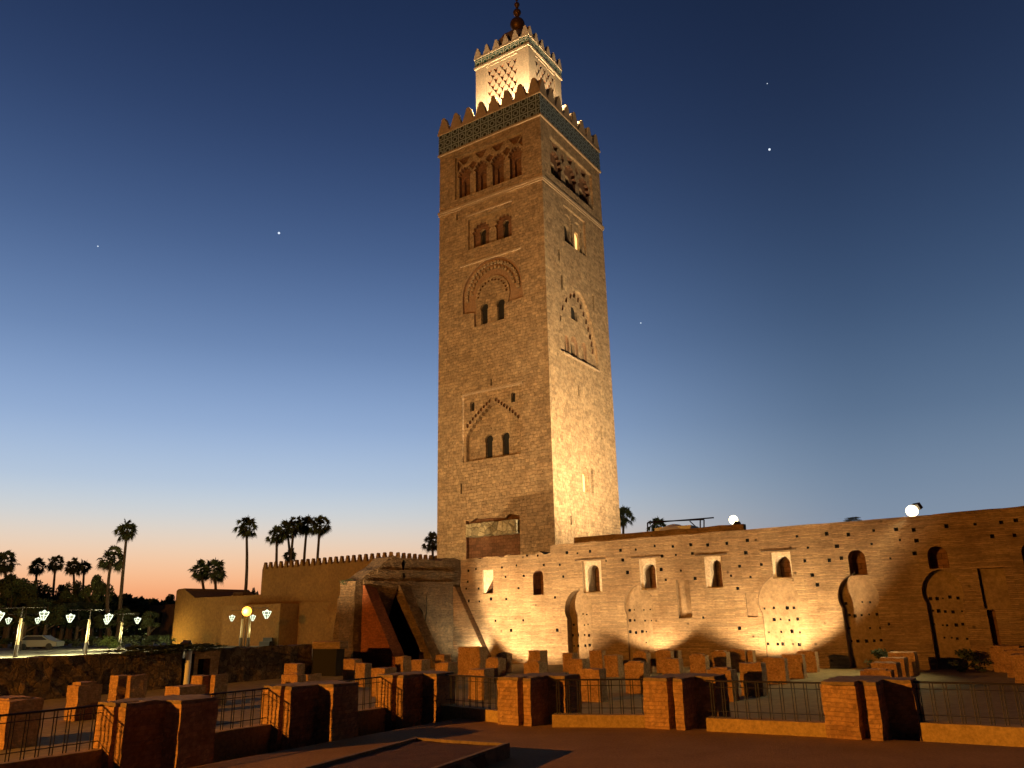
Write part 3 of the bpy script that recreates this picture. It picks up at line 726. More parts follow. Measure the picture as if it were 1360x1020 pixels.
# ================================================================== ruin with raking buttresses
R1 = Vector((-9.5, 49.3, 0)); R2 = Vector((-3.75, 54.75, 0)); rd = (R2-R1).normalized(); rn = Vector((rd.y, -rd.x, 0))
ru = thing('ruined_vault', 'dark ruined masonry wall left of the minaret with cracked jagged top', 'ruin', R1+Z*FL)
def fr_(x, y, off=0.):
    p = onp(x, y, R1+rn*off, rn); return ((p-R1).dot(rd), p.z)
sil = [(468, 775), (472, 771), (481, 768), (487, 763), (495, 757), (504, 752), (512, 745), (517, 740), (523, 738), (531, 741), (536, 742), (545, 741), (556, 742.5), (567, 742), (577, 744), (586, 745.5), (592, 741), (602, 740.5), (610, 744)]
top = [fr_(x, y) for x, y in sil]
top[0] = (-.45, top[0][1])
ou = [(-.45, FL-.1), (7.9, FL-.1), (7.9, top[-1][1])] + top[::-1]
ou = [p for i, p in enumerate(ou) if i < 3 or p[0] < 7.88]
bm = bmesh.new(); holes_m[0] = 0
g1 = fr_(551, 830); nich = [fr_(558, 832), fr_(562, 822), fr_(561, 812), fr_(557, 806), fr_(553, 803.5), fr_(550, 804), fr_(554, 815)]
vo = [fr_(527.5, 779), fr_(515.5, 826), (fr_(517, 870)[0], FL+.1), (fr_(556, 870)[0], FL+.1), fr_(556, 858), fr_(540, 815), fr_(530, 790)]
cr1 = [fr_(536, 742.8), fr_(539, 747), fr_(537, 758), fr_(538.5, 766), fr_(535.5, 770), fr_(534.5, 757), fr_(533.5, 748)]
cr2 = [fr_(567, 786), fr_(567.6, 786), fr_(566, 832), fr_(564.5, 832)]
panel(bm, R1, rd, rn, ou, [{'p': nich, 'd': .5, 'm': 1}, {'p': vo, 'd': 1.2, 'm': 1}, {'p': cr2, 'd': .2, 'm': 1}, {'p': cr1, 'd': .4, 'm': 1}])
fs = bm.faces[:]
for i in range(len(ou)):
    a, b = ou[i], ou[(i+1) % len(ou)]
    q = [R1+rd*a[0]+Z*a[1], R1+rd*b[0]+Z*b[1]]
    bm.faces.new([bm.verts.new(x) for x in (q[1], q[0], q[0]-rn*1.7, q[1]-rn*1.7)])
bm.faces.new([bm.verts.new(R1+rd*a[0]+Z*a[1]-rn*1.7) for a in ou])
bmesh.ops.remove_doubles(bm, verts=bm.verts[:], dist=.001)
rough(bm, .5, .055, 1.4, 2)
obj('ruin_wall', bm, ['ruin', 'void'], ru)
# ledge courses on the ruin wall
for ya, yb, x0, x1 in ((758, 760, 500, 602), (773, 776, 482, 600)):
    a, b = fr_(x0, ya), fr_(x1, yb); bm = bmesh.new()
    box(bm, R1+rd*max(a[0], .1)+Z*(a[1]-.1), rd*(b[0]-max(a[0], .1)), rn*.14, Z*.18); rough(bm, .4, .05, 2, 5); obj('ledge', bm, 'ruin', ru)
# left end mass, a broken rounded stub
e1 = [(440, 886), (442, 850), (446, 812), (450, 792), (455, 787), (461, 786), (468, 779), (470, 776), (474, 776), (473, 886)]
Pe = R1 - u*.0
pts = [onp(x, y, R1-v*.0, v) for x, y in e1]; pts[0].z = FL; pts[-1].z = FL
bm = bmesh.new(); prism(bm, pts, v*2.2); rough(bm, .45, .07, 1.1, 8); obj('broken_end', bm, 'ruin', ru)
# fins
for k_, (x, y, wid) in enumerate(((482, 777, .95), (529, 777, .95), (602, 779, .8))):
    s_, z_ = fr_(x, y); base = R1+rd*s_; L_ = 3.1 if k_ < 2 else 2.9
    pr = [base-u*.4+Z*FL, base+u*L_+Z*FL, base+u*(L_*.98)+Z*(FL+.15), base+u*.12+Z*z_, base-u*.4+Z*z_]
    if k_ == 1: pr = [base+u*(L_-.55)+Z*FL, base+u*L_+Z*FL, base+u*(L_*.98)+Z*(FL+.15), base+u*.12+Z*z_, base-u*.3+Z*z_, base-u*.3+Z*(z_-.5)]
    bm = bmesh.new(); prism(bm, pr, v*wid); rough(bm, .5, .018, 1.5, k_)
    tag(obj('raking_buttress', bm, 'redbrick' if k_ == 0 else ('ruin' if k_ == 1 else 'wall')), ['red brick triangular raking buttress, nearest of the three at the ruin', 'sloping masonry buttress in the middle beside the black opening', 'bright floodlit sloping buttress nearest the long wall'][k_], 'buttress', 'raking buttresses at the ruin')
# bush on the ruin
# ================================================================== rubble retaining wall, doorway, box
def rwall(x):   # s along retaining wall (v direction) for pixel column
    p = onp(x, 870, RW0, u); return (p-RW0).dot(v)
sA = -34; sB = rwall(243); sC = rwall(258); sD = rwall(292); sE = rwall(414)
for (a, b, lab) in ((sA, sB, 'long rough rubble retaining wall at left below the lamp-lit plaza'), (sD, sE, 'rough rubble retaining wall between the brick doorway and the ruin')):
    bm = bmesh.new(); box(bm, RW0+v*a+Z*(FL-.1)-u*.7, v*(b-a), u*.7, Z*(.66-FL+.1)); rough(bm, .38, .085, 1.7, a); 
    tag(obj('rubble_wall', bm, 'rubble'), lab, 'wall')
t = thing('brick_doorway', 'small brick framed opening in the rubble wall beside the white post', 'doorway', RW0+v*sC+Z*FL)
for nm, a, b, z0, z1, m_, dp in (('lintel', sC, sD, .25, .62, 'pier', .75), ('jamb', sD-.5, sD-.01, FL, .248, 'pier', .72), ('jamb', sC, sC+.25, FL, .248, 'pier', .72), ('recess', sC-.5, sD-.4, FL, .3, 'void', .2)):
    bm = bmesh.new(); box(bm, RW0+v*a+Z*z0-u*.72, v*(b-a), u*dp, Z*(z1-z0)); obj(nm, bm, m_, t)
bm = bmesh.new(); p = RW0+v*(sB+.25)+u*.1; tube(bm, p+Z*(FL), p+Z*.62, .13, .13, 12); tag(obj('white_post', bm, 'white'), 'white upright post standing in the gap of the rubble wall', 'post')
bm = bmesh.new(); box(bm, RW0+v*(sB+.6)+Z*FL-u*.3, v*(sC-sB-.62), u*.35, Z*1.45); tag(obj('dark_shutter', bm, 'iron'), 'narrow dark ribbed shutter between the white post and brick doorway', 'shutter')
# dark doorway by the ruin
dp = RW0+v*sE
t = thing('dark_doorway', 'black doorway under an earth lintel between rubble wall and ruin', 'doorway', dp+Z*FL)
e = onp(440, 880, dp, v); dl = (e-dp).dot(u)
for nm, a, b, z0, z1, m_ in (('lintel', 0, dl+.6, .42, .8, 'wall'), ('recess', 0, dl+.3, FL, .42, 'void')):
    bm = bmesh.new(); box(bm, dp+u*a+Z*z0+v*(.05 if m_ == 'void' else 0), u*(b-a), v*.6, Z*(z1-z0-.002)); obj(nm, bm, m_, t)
# ================================================================== near piers + railings
gp = 'cruciform brick pier stumps carrying the railing'
def near_pier(o, label, z1=.76, su=1.0, flip=0, r=0.):
    plan = [(0, 0), (.42, 0), (.42, .32), (.53, .32), (.53, 0), (.68, 0), (.68, .58), (1.02, .58), (1.02, 1.15), (.68, 1.15), (.68, 1.3), (.2, 1.3), (.2, 1.15), (0, 1.15)]
    t = thing('brick_pier', label, 'pier', o, 0, gp)
    bm = bmesh.new()
    prism(bm, [o+u*a*su+v*b+Z*(-.95) for a, b in plan], Z*(z1+.95-.05)); 
    rough(bm, .10, .013, 5.5, r, keep=None); obj('pier_shaft', bm, 'pier', t)
    bm = bmesh.new()
    prism(bm, [o+u*(a*su*.98+.01)+v*(b*.98+.01)+Z*(z1-.052) for a, b in plan], Z*.05); rough(bm, .14, .014, 6, r+3); obj('worn_cap', bm, 'kerb', t)
    return t
def gl(x, y, z=0): return ong(x, y, z)
NA = gl(119.5, 1014); NB = onp(346, 975, NA, u); 
# left row along v through NA ; corner
rowL = [NA, None, None]
def onrow(x, P, n, y): return onp(x, y, P, n)
def rowp(x, yb): p = ong(x, yb); return p
NB = Vector((onp(346, 960, NA, u).x, onp(346, 960, NA, u).y, 0)); NC = onp(498, 940, NA, u); NC = Vector((NC.x, NC.y, 0))
ND = ong(661, 962); NF = ong(1098, 980); NE = ong(857, 967)
dR = (NF-ND).normalized()
piers = [(NA, 'brick pier stump at far left front, nearest the camera on the left railing'), (NB, 'brick pier stump, second from the left along the left railing'), (NC, 'brick pier stump at the end of the left railing near the walkway corner'),
         (ND, 'orange lit brick pier stump at the left end of the right-hand railing'), (NE, 'orange lit brick pier stump in the middle of the right-hand railing'), (NF, 'large orange lit brick pier stump with worn base, rightmost in front')]
for i, (o, lb) in enumerate(piers): near_pier(o, lb, .76, 1.0 if i < 5 else 1.12, r=i*2.1)
def railing(p, q, label, z0=.19, z1=.72):
    t = thing('iron_railing', label, 'railing', p, 0, 'dark iron railings between the pier stumps')
    d = (q-p).normalized(); L_ = (q-p).length
    for zz, r in ((z1, .014), (z1-.09, .006), (z0+.09, .006)):
        bm = bmesh.new(); tube(bm, p+Z*zz, q+Z*zz, r, seg=6); obj('rail', bm, 'iron', t)
    n = max(2, int(L_/.17)); first = None
    for i in range(n):
        a = p+d*(L_*(i+.5)/n)
        for o_ in (-.02, .02):
            if first is None:
                bm = bmesh.new(); tube(bm, Z*(z0-.02), Z*z1, .0075, seg=5); first = obj('bar', bm, 'iron', t, world=False); c = first
            else: c = first.copy(); C.objects.link(c); c.parent = t
            c.location = a+d*o_-p
    return t
def lowwall(p, q, label, th=.3, z1=.19):
    d = (q-p).normalized(); s = Vector((d.y, -d.x, 0)); 
    bm = bmesh.new(); box(bm, p-s*th/2+Z*FL, d*(q-p).length, s*th, Z*(z1-FL)); rough(bm, .3, .008, 3, p.x)
    tag(obj('low_wall', bm, 'plaster'), label, 'low wall', 'low plastered walls under the railings')
offL = u*.12
segs = [(NA-v*6+u*.12, NA+u*.12, 'at far left in front of the first pier stump'), (NA+v*1.1+u*.12, NB+u*.12, 'between the first and second left pier stumps'), (NB+v*1.1+u*.12, NC+u*.12, 'between the second and third left pier stumps'),
        (NC+v*.9+u*.9, ND+v*.3, 'across the walkway corner, in the middle'), (ND+u*1.0+v*.2, NE+v*.2, 'between the left and middle pier stumps on the right side'), (NE+u*1.0+v*.2, NF+v*.2, 'between the middle and rightmost pier stumps'),
        (NF+u*1.1+v*.75, NF+u*7+v*.75, 'running off the right edge of the picture')]
for p, q, lb in segs:
    lowwall(p, q, 'low plastered wall '+lb); railing(p, q, 'dark iron railing '+lb)
# raised bed
bq = [ong(552, 979.5, .17), ong(677, 987, .17), ong(575, 1022, .17), ong(392, 1022, .17)]
e1 = (bq[2]-bq[1]).normalized(); e2 = (bq[3]-bq[0]).normalized()
bq[2] = bq[1]+e1*4; bq[3] = bq[0]+e2*4
t = thing('planting_bed', 'raised reddish planting bed with pale kerb on the walkway', 'bed', (bq[0]+bq[2])/2*1.0-Z*.17)
bm = bmesh.new(); prism(bm, [Vector((p.x, p.y, 0)) for p in bq], Z*.14); rough(bm, .3, .01, 4); obj('soil', bm, 'mulch', t)
bm = bmesh.new()
cen = sum(bq, Vector())/4
for i in range(4):
    a, b = bq[i], bq[(i+1) % 4]; d = (b-a).normalized(); s = Vector((d.y, -d.x, 0)); s = s if s.dot(cen-a) > 0 else -s
    box(bm, Vector((a.x, a.y, 0))+d*(.06 if i % 2 else 0), d*((b-a).length-(.12 if i % 2 else 0)), s*.06, Z*.175)
obj('kerb', bm, 'kerb', t)
# ================================================================== field of pillar stumps
stumps = [ # xl, xf, xr, ytop, ybot
 (-40, 14, 58.7, 927, 990), (84, 105, 136, 909.5, 957), (142, 157.5, 162, 897, 935), (165, 171, 193, 897, 936), (216, 239, 273, 911.5, 950), (251, 269, 274, 897, 936), (277, 282, 299, 896, 936), (372.5, 395, 401, 896, 925), (403, 407, 425, 896, 912), (376,395,398,881,911),
 (455.4, 471, 481, 875.5, 903), (471, 485, 491, 881, 912), (492, 511, 527, 887.4, 925), (524.6, 535.6, 546, 872, 897), (546, 560, 571.5, 876.5, 901), (578, 590, 599, 869.6, 892), (577.5, 595, 607.5, 880, 914), (608.5, 637, 647, 859, 898),
 (622, 643, 656.5, 888.7, 929), (645, 661.7, 672, 875, 906), (659.5, 673, 680, 868.5, 893), (702, 717, 727, 864.5, 894), (696, 716, 727, 880.6, 905), (748, 760, 768, 867.6, 892), (756, 773, 783, 875.5, 908), (771, 795.6, 805, 888.5, 931.5), (784, 799, 802, 864, 893),
 (803.5, 820, 827, 870.6, 899), (831.5, 854, 862, 880.5, 921), (842.5, 858, 864, 867, 895), (872.6, 890, 893, 864, 894), (896,900,901,864,893), (880, 901, 906.5, 874.7, 908), (917.5, 936, 941, 870.6, 899), (942.5, 970.5, 978.5, 889.5, 931), (947.6, 964, 969, 866.5, 895), (969, 988.7, 992, 863.8, 893), (994.5, 999, 1000, 863.8, 893),
 (985, 1010, 1017, 880.6, 924), (1016.6, 1041, 1044, 874.3, 908), (1041, 1065, 1068, 869, 901), (1061.5, 1082, 1086, 865.5, 893), (1074, 1101, 1107, 862.5, 887),
 (1147, 1183, 1187, 890.5, 925), (1161, 1190, 1196, 880.5, 912), (1173, 1200, 1205, 874, 904), (1184, 1214, 1218, 866.5, 897), (1190, 1223, 1226, 861.5, 889), (1320, 1362, 1364, 860.5, 893), (1339, 1380, 1384, 865, 900), (1349, 1400, 1404, 870.5, 908)]
data = []
for (xl, xf, xr, yt, yb) in stumps:
    p = ong(xl, yb, FL); z1 = onp(xl, yt, p, v).z
    w_ = (onp(xf, yt, p, v)-p).dot(u); pr = p+u*w_
    dd = (onp(xr, yt, pr, u)-pr).dot(v); dd = max(.45, min(1.5, dd))
    data.append((p, max(.25, min(2.6, w_)), dd, min(z1, 1.0)))
words = ['first', 'second', 'third', 'fourth', 'fifth', 'sixth', 'seventh', 'eighth', 'ninth', 'tenth', 'eleventh', 'twelfth', 'thirteenth', 'fourteenth', 'fifteenth', 'sixteenth', 'seventeenth', 'eighteenth', 'nineteenth', 'twentieth'] + ['twenty-'+w for w in ('first', 'second', 'third', 'fourth', 'fifth', 'sixth', 'seventh', 'eighth', 'ninth')]
bands = {'front': [], 'middle': [], 'back': []}
for i, d in enumerate(data):
    sv = d[0].dot(v)
    bands['front' if sv < 25.5 else ('middle' if sv < 32.5 else 'back')].append((stumps[i][0], i))
labs = {}
for bn, lst in bands.items():
    lst.sort()
    for k_, (_, i) in enumerate(lst):
        hgt = data[i][3]-FL; wd = data[i][1]
        look = ('tall ' if hgt > 1.25 else 'low ' if hgt < .85 else '') + ('wide ' if wd > 1.1 else 'narrow ' if wd < .45 else 'square ')
        labs[i] = '%sbrick pillar stump, %s from the left in the %s rows' % (look, words[k_], bn)
for i, (p, w_, dd, z1) in enumerate(data):
    bm = bmesh.new(); h = z1-FL
    jx = random.uniform(-.02, .02)
    box(bm, p, u*w_, v*dd, Z*h)
    if w_ > .6 and random.random() < .6:   # engaged half column at the back
        box(bm, p+u*w_*.25+v*(dd-.01), u*w_*.5, v*.2, Z*(h-.04))
    if w_ > .55 and random.random() < .5:
        box(bm, p+u*(w_*.12)+v*.1+Z*(h-.01), u*w_*.7, v*(dd*.7), Z*random.uniform(.03, .09))
    rough(bm, .16, .028, 3.0, i*1.3)
    tag(obj('pillar_stump', bm, 'pier'), labs[i], 'pillar stump', 'brick pillar stumps on the excavated floor')
# ================================================================== ochre buildings on the left
mz = PZ
MCn = atd(520, 742, 75); MCn.z = 0; MCl = onp(349, 748, MCn, v); ml = (MCn-MCl).dot(u); 
mzt = onp(520, 742, MCn, v).z-.05
t = thing('prayer_hall', 'ochre mosque building with a row of small merlons along its roof', 'building', Vector((MCn.x, MCn.y, mz)))
bm = bmesh.new(); box(bm, MCn-u*ml+Z*mz, u*ml, v*13, Z*(mzt-mz)); obj('hall_wall', bm, 'ochre', t)
zz = onp(446, 798, MCn, v).z
bm = bmesh.new(); box(bm, MCn-u*(ml-5.0)+Z*(mz)-v*.25, u*(ml-5.2), v*.25, Z*(zz-mz)); obj('plinth', bm, 'ochre', t)
proto = None
def small_merlon(o, ax, ay, t):
    global proto
    obj('merlon', merlon_bm(.52, .72, .3, ax, ay, o, 3), 'ochre', t)
n = int(ml/.82)
for i in range(n+1): small_merlon(MCn-u*(.25+ (ml-.5)*i/n)+Z*mzt+v*.2, u, v, t)
for i in range(1, 15): small_merlon(MCn+v*(.3+.82*i)+Z*mzt-u*.2, v, u, t)
# lower range to the left
LB = MCn-u*(ml-1.7); 
zl1 = onp(300, 792, MCn, v).z; zl2 = onp(236, 782.5, MCn, v).z
lfx = (onp(231, 820, MCn, v)-MCn).dot(u)
rx = (onp(349, 790, MCn, v)-MCn).dot(u)
t = thing('annex_building', 'plain ochre annex with raised left corner behind the sodium lamp', 'building', MCn+u*lfx+Z*mz)
k1 = (onp(247, 790, MCn, v)-MCn).dot(u); k2 = (onp(260, 790, MCn, v)-MCn).dot(u)
prf = [(lfx, mz), (rx-.05, mz), (rx-.05, zl1), (k2, zl1), (k2-.5, zl1+.25), (k1, zl2-.25), (k1-.4, zl2+.05), (lfx+.3, zl2), (lfx, zl2-.2)]
bm = bmesh.new(); prism(bm, [MCn+u*a+Z*z for a, z in prf], v*9); obj('annex_wall', bm, 'ochre', t)
flp = MCn+u*(lfx+1.2)-v*3+Z*(mz+.3)
bm = bmesh.new(); a = (onp(289, 790, MCn, v)-MCn).dot(u); box(bm, MCn+u*a+v*2+Z*zl1, u*1.7, v*1.2, Z*.5); obj('roof_box', bm, 'far', t)
b1 = (onp(341, 802, MCn, v)-MCn).dot(u); BP = MCn-v*2.6
b2 = (onp(372.5, 802, BP, v)-MCn).dot(u); zb = onp(372.5, 801.5, BP, v).z
bm = bmesh.new(); box(bm, BP+u*(b1-2)+Z*mz, u*(b2-b1+2), v*2.55, Z*(zb-mz)); tag(obj('porch_block', bm, 'ochre'), 'low ochre porch block projecting in front of the prayer hall', 'building')
bm = bmesh.new(); c_ = BP+u*(b2-1.6)-v*.5+Z*mz; box(bm, c_, u*1.5, -v*.45, Z*.42); box(bm, c_-v*.0+Z*.42+u*.1, u*1.3, -v*.1, Z*.35); tag(obj('bench', bm, 'iron'), 'dark bench standing against the foot of the ochre porch block', 'bench')
# distant facade
bm = bmesh.new(); q = atd(194, 850, 125); q.z = PZ; e = atd(234, 850, 118); e.z = PZ; d = (e-q).normalized(); nn = Vector((d.y, -d.x, 0)); zt_ = atd(215, 803, 121).z
hs = [{'p': arch(1.5+i*1.45, 2.3, .8, 1.7, 'round'), 'd': .3, 'm': 1} for i in range(3)]
holes_m[0] = 0; panel(bm, q, d, nn, rect(0, 0, (e-q).length+2, zt_-PZ), hs)
box(bm, q-nn*6, d*((e-q).length+2), nn*5.98 if False else nn*5.5, Z*(zt_-PZ-.01))
tag(obj('arcaded_building', bm, ['far', 'void']), 'dim distant building with three arched openings left of the annex', 'building')
# ================================================================== lamps on the plaza
def hexring(c, r, z, n=6): return [Vector((c[0]+r*math.cos(2*math.pi*i/n), c[1]+r*math.sin(2*math.pi*i/n), c[2]+z)) for i in range(n)]
def make_lantern_meshes():
    bm = bmesh.new(); c = (0, 0, 0)
    rings = [hexring(c, .09, -.02), hexring(c, .28, .34), hexring(c, .37, .58), hexring(c, .30, .64)]
    for A, B in zip(rings, rings[1:]):
        a_ = [bm.verts.new(p) for p in A]; b_ = [bm.verts.new(p) for p in B]
        for i in range(6): bm.faces.new((a_[i], a_[(i+1) % 6], b_[(i+1) % 6], b_[i]))
    bm.normal_update(); autouv(bm); g = bpy.data.meshes.new('lantern_glass'); bm.to_mesh(g); bm.free(); g.materials.append(MT['lantlight'])
    bm = bmesh.new()
    for i in range(6):
        ps = [r[i]*1.0 for r in rings]
        for p, q in zip(ps, ps[1:]): tube(bm, Vector((p.x*1.04, p.y*1.04, p.z)), Vector((q.x*1.04, q.y*1.04, q.z)), .022, seg=4)
    for r in rings[1:3]:
        for i in range(6): tube(bm, r[i]*1.0, r[(i+1) % 6], .02, seg=4)
    lathe(bm, (0, 0, .645), [(.22, 0), (.10, .05), (.03, .12)], 8)
    bm.normal_update(); autouv(bm); f = bpy.data.meshes.new('lantern_frame'); bm.to_mesh(f); bm.free(); f.materials.append(MT['lantrib'])
    return g, f
LG, LF = make_lantern_meshes()
def post(x, yt, yb, arm, label, armang=0., energy=0, z=PZ, two=(1, 1), scl=.85):
    base = ong(x, yb, z); hgt = (onp(x, yt, base, Vector((0, 1, 0))).z - z)
    t = thing('street_lamp', label, 'street lamp', base, armang, 'lantern posts on the plaza')
    bm = bmesh.new(); tube(bm, Vector((0, 0, 0)), Z*(hgt+.0), .13, .10, 10); obj('post', bm, 'pole', t, world=False)
    bm = bmesh.new(); tube(bm, Vector((0, 0, 0)), Z*.9, .15, .15, 10); obj('post_foot', bm, 'iron', t, world=False)
    bm = bmesh.new(); tube(bm, Z*hgt, Z*(hgt+.85), .035, .035, 6)
    for s, on in zip((-1, 1), two):
        if on: tube(bm, Z*(hgt+.75), Vector((s*(arm+.15), 0, hgt+.75)), .025, seg=5); tube(bm, Vector((s*arm, 0, hgt+.55)), Vector((s*arm, 0, hgt+.75)), .02, seg=5)
    obj('bracket', bm, 'iron', t, world=False)
    for s, on in zip((-1, 1), two):
        if not on: continue
        l = bpy.data.objects.new('lantern', LF); C.objects.link(l); l.parent = t; l.location = (s*arm, 0, hgt-.18); l.scale = (scl,)*3
        g = bpy.data.objects.new('glass', LG); C.objects.link(g); g.parent = l
        if energy: 
            li = bpy.data.lights.new('lantern_light', 'POINT'); li.energy = energy; li.color = (1, .93, .48); li.shadow_soft_size = .3
            lo = bpy.data.objects.new('lantern_light', li); C.objects.link(lo); lo.parent = t; lo.location = (s*arm, 0, hgt-1.0)
    return t
post(20, 821, 873, 1.7, 'tall nearest lantern post at the far left of the plaza', 0, 900, scl=.95)
post(25, 826, 864, 1.5, 'thinner lantern post close behind the leftmost one', 1.1, 0, scl=.8)
post(113, 823, 869, 1.5, 'lantern post standing at the middle of the lit plaza', .9, 800)
post(158, 826, 862, 1.4, 'lantern post right of the middle one, beside the bright shrub', .7, 700, scl=.8)
post(186, 828, 850, 1.2, 'small distant lantern post before the arcaded building', 0, 400, scl=.9)
post(9, 832, 852, 1.3, 'small distant lantern post at the extreme left edge', .4, 500)
post(53, 834, 848, 1.2, 'far short lantern post behind the parked car', .3, 600)
post(77, 830, 851, 1.2, 'far lantern post right of the parked car', .5, 600)
post(92, 834, 847, 1.1, 'farthest small lantern post among the hedges', .1, 500)
post(329, 819, 860.5, 1.45, 'nearest of three lantern posts in front of the ochre annex', .2, 90, two=(0, 1), scl=1.0)
post(319, 822, 861, 1.0, 'middle of three lantern posts in front of the ochre annex', .8, 45, scl=.7)
post(312, 824, 856, 1.0, 'leftmost of three lantern posts in front of the ochre annex', .4, 45, scl=.65)
for i, (x, yt_, yb_, lb) in enumerate(((64, 838, 848.5, 'tiny far lantern post left of the hedges behind the car'), (36, 836, 849, 'tiny far lantern post just right of the leftmost posts'), (101, 837, 848, 'tiny far lantern post left of the middle post'), (139, 836, 849, 'tiny far lantern post behind the lit shrubs'), (171, 834, 849, 'tiny far lantern post between the shrubs and the arcaded building'), (205, 833, 849, 'tiny far lantern post in front of the arcaded building'))):
    post(x, yt_, yb_, 1.2, lb, i*.7, 0, scl=.9)
# sodium lamp
sb = ong(324, 862, PZ); sz = onp(325, 812, sb, Vector((0, 1, 0))).z
t = thing('sodium_lamp', 'glowing orange sodium street lamp in front of the ochre annex', 'street lamp', sb)
bm = bmesh.new(); tube(bm, sb, Vector((sb.x, sb.y, sz-.2)), .06, .05, 8); obj('post', bm, 'iron', t)
bm = bmesh.new(); bmesh.ops.create_uvsphere(bm, u_segments=16, v_segments=10, radius=.40, matrix=Matrix.Translation((sb.x, sb.y, sz))); obj('globe', bm, 'sodium', t, smooth=True)
point('sodium_light', (sb.x, sb.y-.7, sz), 500, (1, .55, .08), .3, t)
# off-frame sodium street lamp that lights the walkway
kb = Vector((-41, -7.7, 0)); kz = 8.2
t = thing('roadside_lamp', 'orange sodium street lamp standing left of the walkway outside the picture', 'street lamp', kb+Z*FL)
bm = bmesh.new(); tube(bm, kb+Z*FL, kb+Z*(kz+.3), .09, .06, 8); tube(bm, kb+Z*(kz+.3), kb+Z*(kz+.3)+Vector((.9, 0, 0)), .04, seg=6); obj('post', bm, 'iron', t)
bm = bmesh.new(); cbox(bm, kb+Vector((.9, 0, kz+.22)), .6, .25, .12); obj('lamp_head', bm, 'iron', t)
point('sodium_light', kb+Vector((.9, 0, kz)), 92000, SODIUM, .12, t)
# ================================================================== floodlights
def flood(p, tgt, pw, ang, label, col=WARM, blend=.35, lens=True, r=.22):
    p = Vector(p); t = thing('floodlight', label, 'floodlight', p-Z*.35)
    d = (Vector(tgt)-p).normalized()
    if r > .3:  # oversized glowing ball stands in for the bloom around the lens
        bm = bmesh.new(); bmesh.ops.create_uvsphere(bm, u_segments=16, v_segments=10, radius=r*.72, matrix=Matrix.Translation(p+d*.02)); obj('glare_ball', bm, 'flood', t, smooth=True)
    s = d.cross(Z).normalized(); w_ = s.cross(d)
    hr_ = r*(.55 if r > .3 else 1)
    bm = bmesh.new(); box(bm, p-s*hr_-w_*hr_*.7-d*(.28 if r < .3 else .5), s*2*hr_, w_*hr_*1.4, d*.2); tube(bm, p-Z*.5, p-Z*.05-d*.2, .04, seg=6); obj('housing', bm, 'iron', t)
    if r < .3: bm = bmesh.new(); box(bm, p-s*r*.9-w_*r*.6-d*.078, s*1.8*r, w_*r*1.2, d*.02); obj('lens', bm, 'floodlens', t)
    spot('flood_beam', p+d*(.05 if r < .3 else r+.1), tgt, pw, col, ang, blend, t)
    return t
FLD = []
pA = ong(626, 873, FL); pA.z = FL+.4
f3 = R1+rd*fr_(602, 779)[0]
flood(f3+u*4.0-v*4.8+Z*(FL+.35), W0+u*1.6+Z*3.6, 9500, 84, 'ground floodlight at the toe of the bright buttress lighting the wall')
flood(f3+u*2.7-v*.75+Z*(FL+.45), f3+u*1.3+v*.1+Z*1.2, 800, 120, 'small floodlight glaring on the bright buttress foot', (1, .82, .50), .8)
def onw(x, off, z): 
    p = onp(x, 870, W0-v*off, v); return Vector((p.x, p.y, z))
flood(onw(857, 2.0, FL+.15), onw(866, 0, 5.6), 1700, 116, 'ground floodlight under the second blind arch of the wall')
flood(onw(1030, 3.0, FL+.35), onw(1030, 0, 4.8), 4000, 118, 'ground floodlight under the brightest blind arch of the wall')
flood(flp, MCn+u*(lfx+2.0)+Z*(mz+1.0), 900, 110, 'yellow ground floodlight at the foot of the annex left corner', (1, .80, .22), .8)
# roof floods lighting the right face
q = atd(975, 697, 58); q.z += .35; flood(q, TC+v*5+Z*28, 54000, 130, 'glaring floodlight on the wall top nearest the minaret', (1, .72, .39), .7, r=.45)
q2 = onp(1212, 681, W0+v*.3, v); flood(q2+Z*.1, Vector((9, 36, -1)), 3600, 95, 'glaring floodlight on the wall top at right, facing the stumps', (1, .84, .42), .8, r=.40)
# flood for the left face
flood((-10.5, 63.5, .25), TC-u*9+Z*9, 3000, 100, 'small floodlight behind the ruin aimed at the foot of the minaret', (1, .67, .32), .9, r=.2)
flood((-15.7, 39.2, 1.02), TC-u*7+Z*25, 33000, 60, 'floodlight on the rubble wall aimed at the left face of the minaret', (1, .67, .32), .9)
# ================================================================== palms and trees
def palm_crown(seed, n=40, R_=1.5):
    rnd = random.Random(seed); bm = bmesh.new()
    for i in range(n):
        azi = i*2.39996+rnd.uniform(-.2, .2); e = math.radians(80-(i/n)**.85*135+rnd.uniform(-8, 8))
        d = Vector((math.cos(azi)*math.cos(e), math.sin(azi)*math.cos(e), math.sin(e)))
        L_ = R_*rnd.uniform(.2, .72); side = d.cross(Z).normalized() if abs(d.z) < .98 else Vector((1, 0, 0)); up = side.cross(d); tw_ = math.radians(rnd.uniform(-75, 75)); side, up = side*math.cos(tw_)+up*math.sin(tw_), up*math.cos(tw_)-side*math.sin(tw_)
        tip = d*L_ - Z*L_*.12
        tube(bm, Vector((0, 0, 0)), tip, .025, .015, 4, False)
        m_ = 15
        for j in range(m_):
            a = math.radians(-88+176*j/(m_-1)); dd = (d*math.cos(a)+side*math.sin(a))
            l = R_*rnd.uniform(.42, .58)*(1-.25*abs(a)/1.6); nx = side*math.cos(a)-d*math.sin(a)
            p1 = tip+dd*l*.55+up*.03; p2 = tip+dd*l-Z*l*rnd.uniform(.15, .45)
            w_ = .055
            bm.faces.new([bm.verts.new(x) for x in (tip, p1-nx*w_, p2, p1+nx*w_)])
    me = bpy.data.meshes.new('palm_crown'); bm.to_mesh(me); bm.free(); me.materials.append(MT['frond']); return me
PCM = [palm_crown(s) for s in (1, 2, 3)]
